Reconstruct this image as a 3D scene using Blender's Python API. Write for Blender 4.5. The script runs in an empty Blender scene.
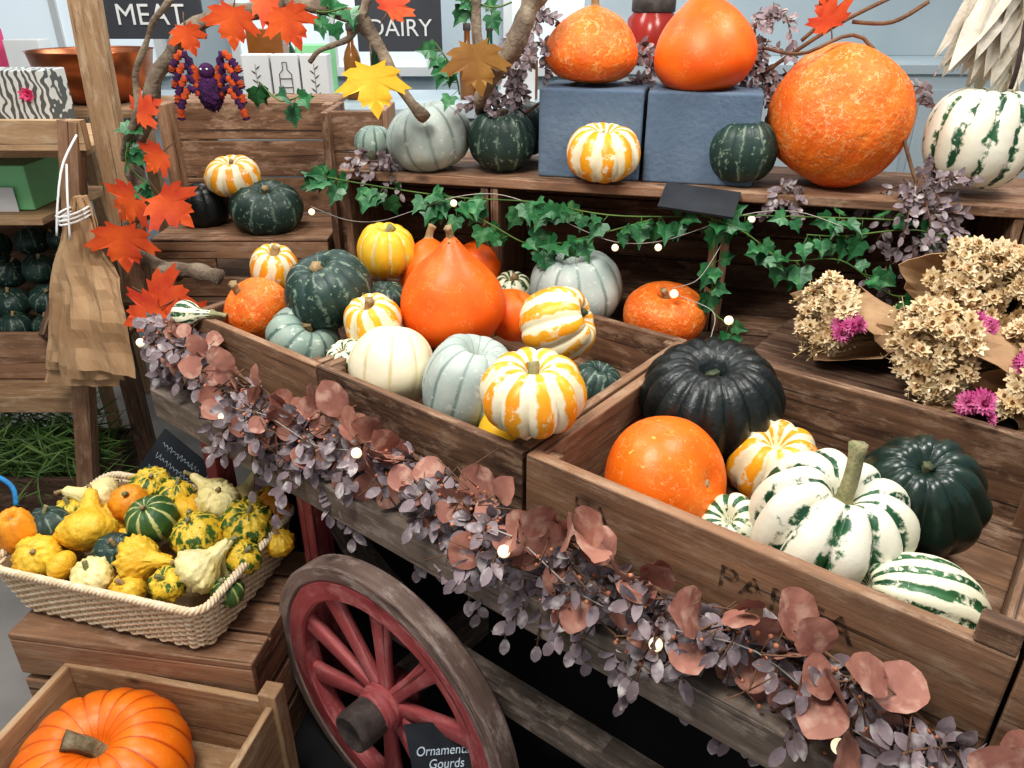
import bpy, bmesh, math, random
from mathutils import Vector, Matrix, Quaternion, noise
random.seed(7)
V=Vector
COL=bpy.context.scene.collection
R=random.random
def U(a,b): return a+(b-a)*random.random()
# ---------------------------------------------------------------- frames
ES=V((.783,-.622,0)); EW=V((.622,.783,0))      # cart frame: along front / into cart
EQ=V((.969,-.247,0)); EM=V((.247,.969,0))      # back shelf frame
Z=V((0,0,1))
def cw(s,w,z=0): return ES*s+EW*w+Z*z
def qm(q,m,z=0): return EQ*q+EM*m+Z*z
ROT_C=math.atan2(-.622,.783); ROT_Q=math.atan2(-.247,.969)
# ---------------------------------------------------------------- materials
def newmat(name):
    m=bpy.data.materials.new(name); m.use_nodes=True
    nt=m.node_tree; b=nt.nodes['Principled BSDF']; return m,nt,b
def nd(nt,t,ins=None,**kw):
    n=nt.nodes.new(t)
    for k,v in kw.items(): setattr(n,k,v)
    if ins:
        for k,v in ins.items():
            if isinstance(v,bpy.types.NodeSocket): nt.links.new(v,n.inputs[k])
            else: n.inputs[k].default_value=v
    return n
def c4(c): return (c[0],c[1],c[2],1)
def mixc(nt,f,a,b):
    n=nt.nodes.new('ShaderNodeMix'); n.data_type='RGBA'
    for i,v in ((0,f),(6,a),(7,b)):
        if isinstance(v,bpy.types.NodeSocket): nt.links.new(v,n.inputs[i])
        else: n.inputs[i].default_value=v if i==0 else c4(v)
    return n.outputs[2]
def mr(nt,v,a,b,c=0,d=1):
    return nd(nt,'ShaderNodeMapRange',{0:v,1:a,2:b,3:c,4:d}).outputs[0]
def mth(nt,op,a,b=0.0,clamp=False):
    n=nd(nt,'ShaderNodeMath',{0:a,1:b},operation=op); n.use_clamp=clamp; return n.outputs[0]
def noi(nt,vec,scale,detail=3,rough=.5):
    return nd(nt,'ShaderNodeTexNoise',{'Vector':vec,'Scale':scale,'Detail':detail,'Roughness':rough}).outputs[0]
def bump(nt,b,h,st,dist=.01):
    n=nd(nt,'ShaderNodeBump',{'Height':h,'Strength':st,'Distance':dist}); nt.links.new(n.outputs[0],b.inputs['Normal'])
def smat(name,c1,c2=None,scale=12,rough=.6,bp=.15,metal=0,emit=0,bscale=None,c3=None):
    m,nt,b=newmat(name); tc=nd(nt,'ShaderNodeTexCoord')
    n=noi(nt,tc.outputs['Object'],scale,4)
    f=mr(nt,n,.35,.65)
    col=mixc(nt,f,c1,c2 or [x*.8 for x in c1])
    if c3: col=mixc(nt,mr(nt,noi(nt,tc.outputs['Object'],scale*2.7,3),.52,.68),col,c3)
    nt.links.new(col,b.inputs['Base Color'])
    b.inputs['Roughness'].default_value=rough; b.inputs['Metallic'].default_value=metal
    if bp: bump(nt,b,noi(nt,tc.outputs['Object'],bscale or scale*5,3),bp,.005)
    if emit:
        b.inputs['Emission Color'].default_value=c4(c1); b.inputs['Emission Strength'].default_value=emit
    return m
def wood(name,dark,light,rough=.75,grey=None,bp=.6,gs=1.0):
    m,nt,b=newmat(name); uv=nd(nt,'ShaderNodeUVMap').outputs[0]
    mp=nd(nt,'ShaderNodeMapping',{'Vector':uv,'Scale':(3*gs,42*gs,1)})
    g=noi(nt,mp.outputs[0],1,8,.68)
    mp2=nd(nt,'ShaderNodeMapping',{'Vector':uv,'Scale':(1.5,4,1)})
    l=noi(nt,mp2.outputs[0],3,5,.62)
    at=nd(nt,'ShaderNodeAttribute',attribute_name='tone')
    f=mth(nt,'ADD',mth(nt,'MULTIPLY',mr(nt,g,.32,.68),.58),mth(nt,'MULTIPLY',mr(nt,l,.32,.68),.42))
    f=mth(nt,'ADD',f,mth(nt,'MULTIPLY',mth(nt,'SUBTRACT',at.outputs['Fac'],.5),.5),True)
    col=mixc(nt,f,dark,light)
    if grey:
        mp4=nd(nt,'ShaderNodeMapping',{'Vector':uv,'Scale':(5,16,1)})
        col=mixc(nt,mr(nt,noi(nt,mp4.outputs[0],2,6,.75),.50,.62,0,.8),col,grey)
    mp5=nd(nt,'ShaderNodeMapping',{'Vector':uv,'Scale':(1.8,95,1)})
    ck=noi(nt,mp5.outputs[0],1,3,.5); col=mixc(nt,mr(nt,ck,.62,.68,0,.85),col,[x*.3 for x in dark])
    mp3=nd(nt,'ShaderNodeMapping',{'Vector':uv,'Scale':(8,14,1)})
    v=nd(nt,'ShaderNodeTexVoronoi',{'Vector':mp3.outputs[0],'Scale':.55}).outputs['Distance']
    col=mixc(nt,mr(nt,v,.02,.11,.75,0),col,[x*.25 for x in dark])
    nt.links.new(col,b.inputs['Base Color']); b.inputs['Roughness'].default_value=rough
    bump(nt,b,g,bp,.004); return m
def pmat(name,base,base2=None,stripe=None,mode='groove',sw=.3,jag=.25,brk=.3,speck=None,sp=.6,sps=70,net=None,netamt=.5,rough=.38,bp=.2,coat=.04,stripe2=None,lowjag=0):
    m,nt,b=newmat(name); tc=nd(nt,'ShaderNodeTexCoord'); ob=tc.outputs['Object']
    sx=nd(nt,'ShaderNodeSeparateXYZ',{0:tc.outputs['UV']})
    lo=noi(nt,ob,14,3); hi=noi(nt,ob,55,4,.6)
    col=mixc(nt,mr(nt,lo,.35,.65),base,base2 or [x*.82 for x in base])
    u=mth(nt,'ADD',sx.outputs[0],mth(nt,'MULTIPLY',mth(nt,'SUBTRACT',hi,.5),jag))
    if lowjag: u=mth(nt,'ADD',u,mth(nt,'MULTIPLY',mth(nt,'SUBTRACT',noi(nt,ob,24,2),.5),lowjag))
    g=mth(nt,'MULTIPLY',mth(nt,'ABSOLUTE',mth(nt,'SUBTRACT',mth(nt,'FRACT',u),.5)),2.0)
    if stripe:
        mk=mr(nt,g,1-sw-.07,1-sw+.07) if mode=='groove' else mr(nt,g,sw+.07,sw-.07)
        n2=noi(nt,ob,38,4,.65)
        mk=mth(nt,'MULTIPLY',mk,mr(nt,n2,brk,brk+.08))
        sc=mixc(nt,mr(nt,lo,.4,.6),stripe,stripe2 or [x*.85 for x in stripe])
        col=mixc(nt,mk,col,sc)
    if speck:
        n3=noi(nt,ob,sps,3,.6); col=mixc(nt,mr(nt,n3,sp,sp+.07),col,speck)
    if net:
        n4=noi(nt,ob,42,3,.55); ln=mth(nt,'ABSOLUTE',mth(nt,'SUBTRACT',n4,.5))
        mk=mth(nt,'MULTIPLY',mr(nt,ln,.003,.018,1,0),mr(nt,noi(nt,ob,20,3),.45,.6,0,netamt))
        col=mixc(nt,mk,col,net)
    nt.links.new(col,b.inputs['Base Color'])
    b.inputs['Roughness'].default_value=rough+.05; b.inputs['Coat Weight'].default_value=coat; b.inputs['Coat Roughness'].default_value=.3
    bump(nt,b,hi,bp,.006); return m
M={}
M['kuri']=pmat('kuri_skin',(.80,.115,.006),(.82,.16,.008),net=(.75,.40,.18),netamt=.35,rough=.42,bp=.12,speck=(.80,.27,.05),sp=.68,sps=80,coat=.03)
M['orange_net']=pmat('orange_netted_skin',(.77,.135,.010),(.80,.20,.018),net=(.80,.52,.30),netamt=.75,rough=.52,bp=.8,speck=(.79,.31,.085),sp=.57,sps=95,coat=0)
M['orange_fleck']=pmat('orange_flecked_skin',(.82,.14,.006),(.84,.19,.008),speck=(.85,.42,.12),sp=.65,sps=90,net=(.85,.5,.2),netamt=.4,rough=.36,bp=.2)
M['orange']=pmat('orange_skin',(.78,.155,.006),(.81,.21,.010),stripe=(.56,.085,.005),sw=.12,jag=.05,brk=.0,speck=(.82,.33,.05),sp=.68,rough=.38,bp=.2)
M['carnival']=pmat('yellow_white_skin',(.82,.73,.48),(.84,.76,.56),stripe=(.83,.41,.02),mode='crest',sw=.50,jag=.28,brk=.38,rough=.36,stripe2=(.82,.30,.012),lowjag=.35)
M['yellow']=pmat('yellow_skin',(.84,.46,.02),(.84,.54,.05),stripe=(.86,.70,.30),sw=.2,jag=.2,brk=.4,rough=.38)
M['grey']=pmat('grey_skin',(.34,.41,.38),(.48,.53,.48),stripe=(.26,.33,.30),sw=.14,jag=.1,brk=.1,rough=.55,bp=.15,coat=0,speck=(.56,.60,.54),sp=.6)
M['greygreen']=pmat('grey_green_skin',(.20,.29,.25),(.31,.38,.32),stripe=(.12,.19,.16),sw=.2,jag=.2,brk=.3,rough=.5,coat=0,speck=(.48,.54,.45),sp=.6)
M['cream']=pmat('cream_skin',(.80,.71,.48),(.83,.76,.58),stripe=(.76,.64,.36),sw=.12,jag=.1,brk=.2,rough=.45,bp=.1)
M['dark']=pmat('dark_green_skin',(.014,.038,.032),(.026,.058,.046),stripe=(.17,.24,.18),mode='crest',sw=.14,jag=.35,brk=.45,speck=(.2,.27,.19),sp=.60,sps=85,rough=.44)
M['black']=pmat('black_green_skin',(.005,.009,.010),(.010,.017,.017),rough=.33,bp=.5,coat=.1)
M['acorn']=pmat('acorn_skin',(.008,.024,.018),(.014,.036,.026),rough=.25,bp=.2,coat=.2)
M['wgreen']=pmat('white_green_striped_skin',(.77,.74,.58),(.81,.78,.66),stripe=(.010,.065,.030),mode='groove',sw=.30,jag=.40,brk=.42,speck=(.10,.22,.10),sp=.70,sps=60,rough=.36,stripe2=(.03,.13,.05),lowjag=.45)
M['wgreen3']=pmat('closely_striped_skin',(.76,.74,.54),(.80,.78,.62),stripe=(.012,.075,.030),mode='groove',sw=.46,jag=.35,brk=.40,speck=(.78,.76,.56),sp=.64,rough=.36,stripe2=(.04,.14,.05),lowjag=.35)
M['wgreen2']=pmat('cream_green_striped_skin',(.78,.74,.52),(.82,.79,.60),stripe=(.02,.09,.03),mode='groove',sw=.5,jag=.35,brk=.40,speck=(.80,.78,.55),sp=.62,rough=.36,lowjag=.3)
M['g_yellow']=pmat('gourd_yellow_skin',(.84,.58,.07),(.82,.45,.03),rough=.4,bp=.8)
M['g_pale']=pmat('gourd_pale_yellow_skin',(.84,.70,.28),(.85,.77,.44),rough=.4,bp=.7)
M['g_green']=pmat('gourd_green_skin',(.035,.10,.03),(.07,.15,.04),stripe=(.55,.56,.22),mode='crest',sw=.22,jag=.4,brk=.38,rough=.42,bp=.4)
M['g_mix']=pmat('gourd_green_yellow_skin',(.80,.52,.04),(.81,.60,.08),stripe=(.06,.14,.025),mode='groove',sw=.75,jag=.8,brk=.45,rough=.42,bp=.9,lowjag=.6)
M['g_orange']=pmat('gourd_orange_skin',(.80,.28,.02),(.82,.36,.03),rough=.38,bp=.5)
M['stem_g']=smat('green_stem',(.20,.21,.10),(.36,.32,.18),40,.75,.6)
M['stem_b']=smat('grey_brown_stem',(.10,.09,.045),(.27,.22,.14),30,.85,.8)
M['stem_t']=smat('tan_stem',(.42,.30,.15),(.28,.19,.10),40,.8,.5)
M['stem_d']=smat('dark_stem',(.05,.07,.04),(.12,.13,.07),40,.8,.5)
M['scar']=smat('blossom_scar',(.45,.28,.14),(.55,.38,.22),60,.9,.4)
M['crate']=wood('crate_wood',(.060,.031,.019),(.33,.185,.105),grey=(.36,.245,.165))
M['crate_m']=wood('warm_crate_wood',(.11,.055,.030),(.42,.24,.14),grey=(.42,.28,.19))
M['crate_d']=wood('dark_crate_wood',(.034,.018,.012),(.17,.092,.055),grey=(.19,.125,.085))
M['crate_l']=wood('light_crate_wood',(.22,.125,.065),(.56,.37,.21),grey=(.50,.37,.24))
M['cartwood']=wood('weathered_cart_wood',(.06,.045,.036),(.25,.195,.155),grey=(.32,.265,.225))
M['redwood']=wood('red_painted_wood',(.28,.045,.050),(.50,.13,.13),.6,bp=.3,grey=(.50,.20,.19))
M['rim']=wood('worn_wheel_rim_wood',(.12,.075,.060),(.34,.25,.21),grey=(.40,.32,.28))
M['iron']=smat('dark_iron',(.05,.038,.034),(.12,.09,.08),20,.7,.5,.1)
M['wicker']=smat('wicker',(.72,.56,.36),(.88,.76,.57),60,.6,.4)
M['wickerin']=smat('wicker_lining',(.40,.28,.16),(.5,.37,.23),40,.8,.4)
M['copperleaf']=smat('copper_leaf',(.25,.10,.075),(.40,.185,.135),14,.7,.25,c3=(.47,.28,.215))
M['lavleaf']=smat('mauve_grey_leaf',(.31,.25,.27),(.18,.135,.145),16,.8,.3,c3=(.50,.46,.45))
M['berry']=smat('rust_berry',(.35,.12,.07),(.5,.22,.12),30,.6,.1)
M['twig']=smat('brown_twig',(.12,.06,.035),(.20,.11,.06),30,.85,.5)
M['branch']=smat('grey_branch',(.15,.11,.08),(.31,.25,.18),22,.85,.9)
M['ivy']=smat('ivy_leaf',(.012,.085,.028),(.030,.165,.055),14,.42,.2,c3=(.09,.25,.10))
M['leaf_red']=smat('red_orange_leaf',(.46,.035,.010),(.68,.11,.015),12,.65,.2)
M['leaf_yel']=smat('yellow_leaf',(.82,.46,.02),(.84,.56,.06),15,.6,.2)
M['leaf_brn']=smat('brown_leaf',(.40,.22,.05),(.30,.14,.04),15,.6,.2)
M['kraft']=smat('kraft_paper',(.40,.245,.13),(.52,.34,.195),8,.8,.4,bscale=25)
M['dried']=smat('dried_flower',(.70,.51,.28),(.87,.75,.52),32,.85,.2,c3=(.42,.23,.09))
M['magenta']=smat('magenta_flower',(.46,.04,.20),(.68,.20,.38),40,.75,.1)
M['drystem']=smat('dried_stem',(.45,.36,.18),(.35,.27,.13),20,.8,.1)
M['slateblk']=smat('blue_grey_block',(.105,.155,.225),(.14,.195,.265),9,.9,.5,bscale=70)
M['chalk']=smat('chalkboard',(.010,.013,.018),(.025,.03,.038),10,.7,.1)
M['white']=smat('white_paint',(.74,.75,.74),(.66,.68,.68),3,.5,.02)
M['chalkw']=smat('chalk_white',(.62,.70,.76),(.5,.6,.68),60,.9,0)
M['bulb']=smat('warm_bulb',(1,.80,.55),(1,.76,.5),3,.3,0,emit=.9)
M['wire']=smat('pale_wire',(.40,.37,.33),(.3,.28,.25),3,.5,0)
M['copper']=smat('copper_metal',(.62,.25,.13),(.5,.18,.09),8,.3,.05,metal=1)
M['purple']=smat('purple_felt',(.07,.015,.085),(.04,.010,.05),40,.95,.8)
M['orangefelt']=smat('orange_felt',(.58,.09,.015),(.40,.06,.02),40,.95,.8)
M['cloth']=smat('black_cloth',(.006,.0065,.007),(.010,.011,.012),5,.95,.1)
M['green']=smat('light_green_plastic',(.30,.72,.36),(.24,.64,.30),3,.5,0)
M['grass']=smat('green_stalk',(.045,.11,.02),(.12,.20,.045),12,.6,.1)
M['husk']=smat('pale_husk',(.60,.54,.44),(.78,.72,.61),20,.8,.4)
M['bluerope']=smat('blue_rope',(.02,.25,.55),(.03,.18,.4),60,.8,.4)
M['pink']=smat('pink_print',(.75,.08,.22),(.7,.1,.25),8,.6,0)
M['redglass']=smat('red_jar',(.45,.04,.03),(.35,.03,.02),8,.2,0)
M['amber']=smat('amber_glass',(.30,.12,.03),(.22,.08,.02),8,.15,0)
M['dkglass']=smat('dark_green_glass',(.02,.06,.03),(.03,.08,.04),8,.12,0)
mi_,nt,b=newmat('faded_stencil_ink'); tc=nd(nt,'ShaderNodeTexCoord')
b.inputs['Base Color'].default_value=(.030,.018,.014,1); b.inputs['Roughness'].default_value=.9
nt.links.new(mr(nt,noi(nt,tc.outputs['Object'],55,4,.65),.42,.62,0,.5),b.inputs['Alpha']); M['ink']=mi_
# ---------------------------------------------------------------- object helpers
def reg(ob,label=None,cat=None,group=None,kind=None,parent=None):
    if ob.name not in COL.objects: COL.objects.link(ob)
    if label: ob['label']=label
    if cat: ob['category']=cat
    if group: ob['group']=group
    if kind: ob['kind']=kind
    if parent is not None: ob.parent=parent
    return ob
def meshob(name,bm,mats,smooth=True,**kw):
    me=bpy.data.meshes.new(name)
    bm.to_mesh(me); bm.free()
    for m in (mats if isinstance(mats,list) else [mats]): me.materials.append(m)
    if smooth:
        for p in me.polygons: p.use_smooth=True
    ob=bpy.data.objects.new(name,me); return reg(ob,**kw)
def empty(name,loc,**kw):
    ob=bpy.data.objects.new(name,None); ob.location=loc; ob.empty_display_size=.05; return reg(ob,**kw)
def add_box(bm,c,h,rot=None,mi=0,tone=None):
    """c centre, h half sizes, rot 3x3"""
    rot=rot or Matrix.Identity(3); uvl=bm.loops.layers.uv.verify()
    tl=bm.loops.layers.color.get('tone') or bm.loops.layers.color.new('tone')
    t=R() if tone is None else tone
    c=V(c); hs=h; vs=[]
    for sx in (-1,1):
        for sy in (-1,1):
            for sz in (-1,1): vs.append(bm.verts.new(c+rot@V((sx*hs[0],sy*hs[1],sz*hs[2]))))
    quads=[((0,1,3,2),0),((4,6,7,5),0),((0,4,5,1),1),((2,3,7,6),1),((0,2,6,4),2),((1,5,7,3),2)]
    L=max(range(3),key=lambda i:hs[i]); off=U(0,20); off2=U(0,20)
    for q,ax in quads:
        f=bm.faces.new([vs[i] for i in q]); f.material_index=mi
        oth=[i for i in range(3) if i!=ax]
        ua=L if L in oth else oth[0]; va=[i for i in oth if i!=ua][0]
        for lp,i in zip(f.loops,q):
            co=((i>>2)&1,(i>>1)&1,i&1); p=[(co[k]*2-1)*hs[k] for k in range(3)]
            lp[uvl].uv=(p[ua]+off,p[va]+off2+ax*.37); lp[tl]=(t,t,t,1)
def add_beam(bm,p0,p1,w,t,side=None,mi=0,tone=None):
    p0=V(p0);p1=V(p1);d=(p1-p0);L=d.length;x=d/L
    s=V(side) if side is not None else (V((0,1,0)) if abs(x.z)>.7 else Z)
    y=(s-x*s.dot(x)).normalized(); z=x.cross(y)
    add_box(bm,(p0+p1)/2,(L/2,w/2,t/2),Matrix((x,y,z)).transposed(),mi,tone)
def boxes(name,lst,mat,loc=(0,0,0),rz=0,bev=.003,**kw):
    """lst entries x0,x1,y0,y1,z0,z1 in the local frame"""
    bm=bmesh.new()
    for b in lst:
        add_box(bm,((b[0]+b[1])/2,(b[2]+b[3])/2,(b[4]+b[5])/2),((b[1]-b[0])/2,(b[3]-b[2])/2,(b[5]-b[4])/2))
    ob=meshob(name,bm,mat,smooth=False,**kw); ob.location=loc; ob.rotation_euler=(0,0,rz)
    if bev:
        md=ob.modifiers.new('bevel','BEVEL'); md.width=bev; md.segments=2; md.limit_method='ANGLE'
    return ob
def tube(bm,pts,rad,sides=8,ridge=0,nr=5,mi=0,cap=True):
    pts=[V(p) for p in pts]; n=len(pts)
    if not hasattr(rad,'__len__'): rad=[rad]*n
    ref=None; rings=[]
    for i,p in enumerate(pts):
        d=(pts[min(i+1,n-1)]-pts[max(i-1,0)]).normalized()
        if ref is None: ref=V((1,0,0)) if abs(d.x)<.8 else V((0,1,0))
        a=(ref-d*ref.dot(d)).normalized(); b=d.cross(a); ref=a
        rings.append([bm.verts.new(p+(a*math.cos(k*math.tau/sides)+b*math.sin(k*math.tau/sides))*rad[i]*(1+ridge*math.cos(nr*k*math.tau/sides))) for k in range(sides)])
    for i in range(n-1):
        for k in range(sides):
            f=bm.faces.new((rings[i][k],rings[i][(k+1)%sides],rings[i+1][(k+1)%sides],rings[i+1][k])); f.material_index=mi
    if cap:
        bm.faces.new(rings[0][::-1]).material_index=mi; bm.faces.new(rings[-1]).material_index=mi
def catmull(pts,n):
    pts=[V(p) for p in pts]; out=[]; m=len(pts)-1
    for i in range(n+1):
        t=i/n*m; k=min(int(t),m-1); f=t-k
        p0=pts[max(k-1,0)];p1=pts[k];p2=pts[k+1];p3=pts[min(k+2,m)]
        out.append(.5*((2*p1)+(p2-p0)*f+(2*p0-5*p1+4*p2-p3)*f*f+(3*p1-p0-3*p2+p3)*f**3))
    return out
def rv(): return V((U(-1,1),U(-1,1),U(-1,1)))
# ---------------------------------------------------------------- pumpkins
PROF={
'kuri':[(0,1.10),(.08,1.08),(.17,.99),(.34,.81),(.63,.55),(.88,.20),(1,-.18),(.96,-.50),(.76,-.80),(.45,-.95),(.2,-.98),(0,-.93)],
'dome':[(0,.98),(.10,.97),(.3,.88),(.6,.66),(.88,.26),(1,-.18),(.96,-.50),(.76,-.80),(.45,-.95),(.2,-.98),(0,-.93)],
'round':[(0,.84),(.12,.88),(.32,.95),(.62,.82),(.88,.50),(1,.05),(.95,-.38),(.75,-.72),(.45,-.93),(.2,-.95),(0,-.88)],
'flat':[(0,.55),(.10,.62),(.22,.84),(.42,.98),(.68,.88),(.90,.55),(1,.05),(.93,-.45),(.70,-.82),(.42,-.97),(.2,-.90),(0,-.78)],
'acorn':[(0,.74),(.15,.86),(.4,.95),(.75,.75),(.97,.3),(.98,0),(.85,-.4),(.6,-.75),(.3,-1),(0,-1.06)],
'pear':[(0,1.45),(.16,1.42),(.26,1.2),(.30,.9),(.42,.55),(.75,.2),(1,-.2),(.95,-.6),(.6,-.9),(0,-1)],
}
def qrot(d,spin=0):
    return V(d).normalized().to_track_quat('Z','Y')@Quaternion((0,0,1),spin)
def pumpkin(name,label,cat,loc,a,c,mat,shape='flat',ribs=10,dep=.08,up=(0,0,1),stem=(.035,.009,'stem_t',.3),group=None,wart=0,irr=.025,spin=None,res=1.0):
    nl=int(120*res) if ribs else int(64*res); nl=max(nl,ribs*8 if ribs else 40); nt_=int(44*res)
    prof=catmull([(r,z,0) for r,z in PROF[shape]],nt_); seed=V((U(0,50),U(0,50),U(0,50)))
    bm=bmesh.new(); uvl=bm.loops.layers.uv.verify(); nr=max(ribs,1); rows=[]
    for i,p in enumerate(prof):
        r=max(p.x,0)
        if i in (0,nt_): rows.append([bm.verts.new((0,0,p.y*c))]); continue
        row=[]
        for k in range(nl):
            lo=k/nl*math.tau; fr=1
            if ribs: fr=1-dep*(1-abs(math.sin(ribs*lo/2))**.65)*(.35+.65*min(1,r*1.3))
            q=V((math.cos(lo)*r*a*fr,math.sin(lo)*r*a*fr,p.y*c*(1-.5*(1-fr))))
            nn=noise.noise(q/max(a,c)*1.4+seed)
            q*=1+irr*nn*2
            if wart: q*=1+wart*max(0,noise.noise(q*110+seed)-.05)
            row.append(bm.verts.new(q))
        rows.append(row)
    def setuv(f,us,vs):
        for lp,u,v in zip(f.loops,us,vs): lp[uvl].uv=(u,v)
    for i in range(nt_):
        A,B=rows[i],rows[i+1]; v0,v1=i/nt_,(i+1)/nt_
        for k in range(nl):
            k2=(k+1)%nl; u0=k/nl*nr; u1=(k+1)/nl*nr
            if len(A)==1: f=bm.faces.new((A[0],B[k],B[k2])); setuv(f,(u0,u0,u1),(v0,v1,v1))
            elif len(B)==1: f=bm.faces.new((A[k],B[0],A[k2])); setuv(f,(u0,u0,u1),(v0,v1,v0))
            else: f=bm.faces.new((A[k],B[k],B[k2],A[k2])); setuv(f,(u0,u0,u1,u1),(v0,v1,v1,v0))
    ob=meshob(name,bm,M[mat],label=label,cat=cat,group=group)
    ob.location=loc; ob.rotation_mode='QUATERNION'; ob.rotation_quaternion=qrot(up,U(0,6.28) if spin is None else spin)
    z0=PROF[shape][0][1]*c
    if stem:
        L,r0,sm,bend=stem; bm=bmesh.new(); an=U(0,6.28)
        pts=[];rr=[]
        for i in range(9):
            t=i/8; o=bend*L*t*t
            pts.append((math.cos(an)*o,math.sin(an)*o,z0-.006+L*t)); rr.append(r0*(1+.9*max(0,1-t*4)**2-.15*t+(.25*max(0,t-.8)*5)))
        tube(bm,pts,rr,15,.16,5)
        meshob('stem',bm,M[sm],parent=ob)
    zb=PROF[shape][-1][1]*c; bm=bmesh.new()
    bmesh.ops.create_cone(bm,segments=14,radius1=a*.06,radius2=a*.09,depth=.004,cap_ends=True,matrix=Matrix.Translation((0,0,zb-.0005)))
    meshob('blossom_scar',bm,M['scar'],parent=ob)
    return ob
P=pumpkin
# centre trough
P('squash','large smooth deep orange teardrop squash on top of the heap','squash',(-.13,1.57,1.02),.114,.114,'kuri','kuri',0,0,(.02,-.06,1),(.030,.008,'stem_t',.3))
P('squash','orange squash tucked behind the large teardrop squash','squash',(-.20,1.80,1.00),.075,.075,'kuri','dome',0,0,(0,.2,1))
P('squash','small red-orange squash half hidden behind the heap','squash',(-.09,1.93,.965),.062,.062,'kuri','round',0,0,(0,.2,1),None)
P('squash','small orange squash leaning beside the teardrop squash','squash',(.00,1.62,.95),.062,.055,'kuri','round',0,0,(.5,-.2,1),None)
P('squash','dark green speckled kabocha squash with a corky stem in the crate','squash',(-.40,1.59,1.02),.098,.072,'dark','flat',10,.05,(-.28,-.25,1),(.035,.012,'stem_t',.3))
P('squash','small yellow and cream striped squash in front of a kabocha','squash',(-.29,1.49,.985),.062,.052,'carnival','flat',9,.10,(-.2,-.3,1))
P('squash','bright yellow ribbed squash with a green stem','squash',(-.30,1.78,1.05),.070,.060,'yellow','flat',10,.10,(.1,-.1,1),(.035,.009,'stem_g',.4))
P('squash','small orange and yellow striped squash at the crate end','squash',(-.58,1.80,1.00),.058,.052,'carnival','flat',9,.10,(.2,-.3,1))
P('squash','rough netted orange squash at the crate end','squash',(-.585,1.655,.95),.075,.068,'orange_net','round',10,.02,(-.5,-.3,.8))
P('squash','pale grey-green squash low in the crate','squash',(-.45,1.53,.93),.080,.052,'greygreen','flat',10,.05,(.5,-.3,.8),(.03,.010,'stem_t',.4))
P('squash','smooth cream white squash against the crate front','squash',(-.24,1.385,.935),.086,.080,'cream','round',10,.02,(.1,.3,1),None)
P('squash','pale grey-blue ribbed squash standing in the crate','squash',(-.08,1.30,.935),.090,.088,'grey','flat',11,.04,(.25,-.05,1),(.02,.008,'stem_t',.2))
P('squash','yellow and white carnival squash with a dark stem turned sideways','squash',(.09,1.44,1.00),.079,.070,'carnival','flat',9,.11,(.85,-.25,.40),(.035,.007,'stem_d',.3))
P('squash','yellow and white striped squash perched on the crate rim','squash',(.035,1.105,1.02),.088,.058,'carnival','flat',10,.14,(-.02,-.12,1),(.028,.009,'stem_g',.4))
P('squash','dark green squash low beside the crate divider','squash',(.16,1.33,.90),.055,.060,'dark','flat',10,.05,(.2,0,1),None)
P('squash','plain yellow squash wedged low in the crate corner','squash',(-.02,1.20,.89),.042,.042,'yellow','round',0,0,(.6,-.3,.7),None)
P('squash','light grey flattened ribbed squash behind the crate','squash',(.16,1.83,.935),.118,.088,'grey','flat',11,.04,(-.1,-.05,1),(.02,.008,'stem_t',.2))
P('squash','small cream squash with green streaks behind the heap','squash',(.00,1.87,.905),.054,.056,'wgreen2','flat',9,.08,(0,-.2,1))
P('squash','rough netted orange squash with a pale stem behind the crate','squash',(.37,1.735,.905),.100,.062,'orange_net','flat',10,.02,(0,-.12,1),(.04,.008,'stem_t',.3))
P('squash','dark green squash half hidden behind a striped squash','squash',(-.295,1.665,.955),.060,.05,'dark','flat',10,.05,(0,0,1),None)
P('gourd','pale green streaked gourd lying at the crate end','gourd',(-.72,1.61,.955),.032,.042,'wgreen2','pear',9,.03,(.9,-.2,.1),(.03,.006,'stem_g',.3))
P('squash','small cream and green squash low at the crate front','squash',(-.335,1.43,.925),.045,.04,'wgreen2','flat',9,.08,(-.3,-.3,.8),None)
# right trough
P('pumpkin','large glossy black-green deeply ribbed pumpkin in the crate','pumpkin',(.365,1.245,.93),.130,.092,'black','flat',16,.10,(-.08,-.18,1),(.02,.012,'stem_d',.2),irr=.02)
P('squash','bright smooth orange squash showing its blossom scar in the crate','squash',(.248,1.05,.885),.108,.090,'orange_fleck','round',0,0,(-.66,.56,-.35),None,irr=.02)
P('squash','orange-yellow and white striped squash in the crate','squash',(.455,1.135,.865),.080,.068,'carnival','flat',9,.12,(-.1,-.3,1),None)
P('squash','large white squash with dark green stripes and long pale stem','squash',(.458,.90,.91),.114,.088,'wgreen','flat',10,.17,(.12,-.20,1),(.10,.0105,'stem_g',.25),irr=.06)
P('squash','glossy dark green acorn squash in the crate','squash',(.635,.99,.89),.098,.105,'acorn','acorn',11,.12,(-.25,-.35,1),(.02,.008,'stem_d',.2))
P('squash','cream squash with green stripes wedged by the crate front','squash',(.345,.965,.850),.058,.052,'wgreen3','flat',10,.08,(-.4,-.3,.8),None)
P('squash','white and green striped squash lying sideways in the crate corner','squash',(.548,.785,.868),.068,.088,'wgreen3','round',14,.06,(-.92,.1,.30),None)
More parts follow.
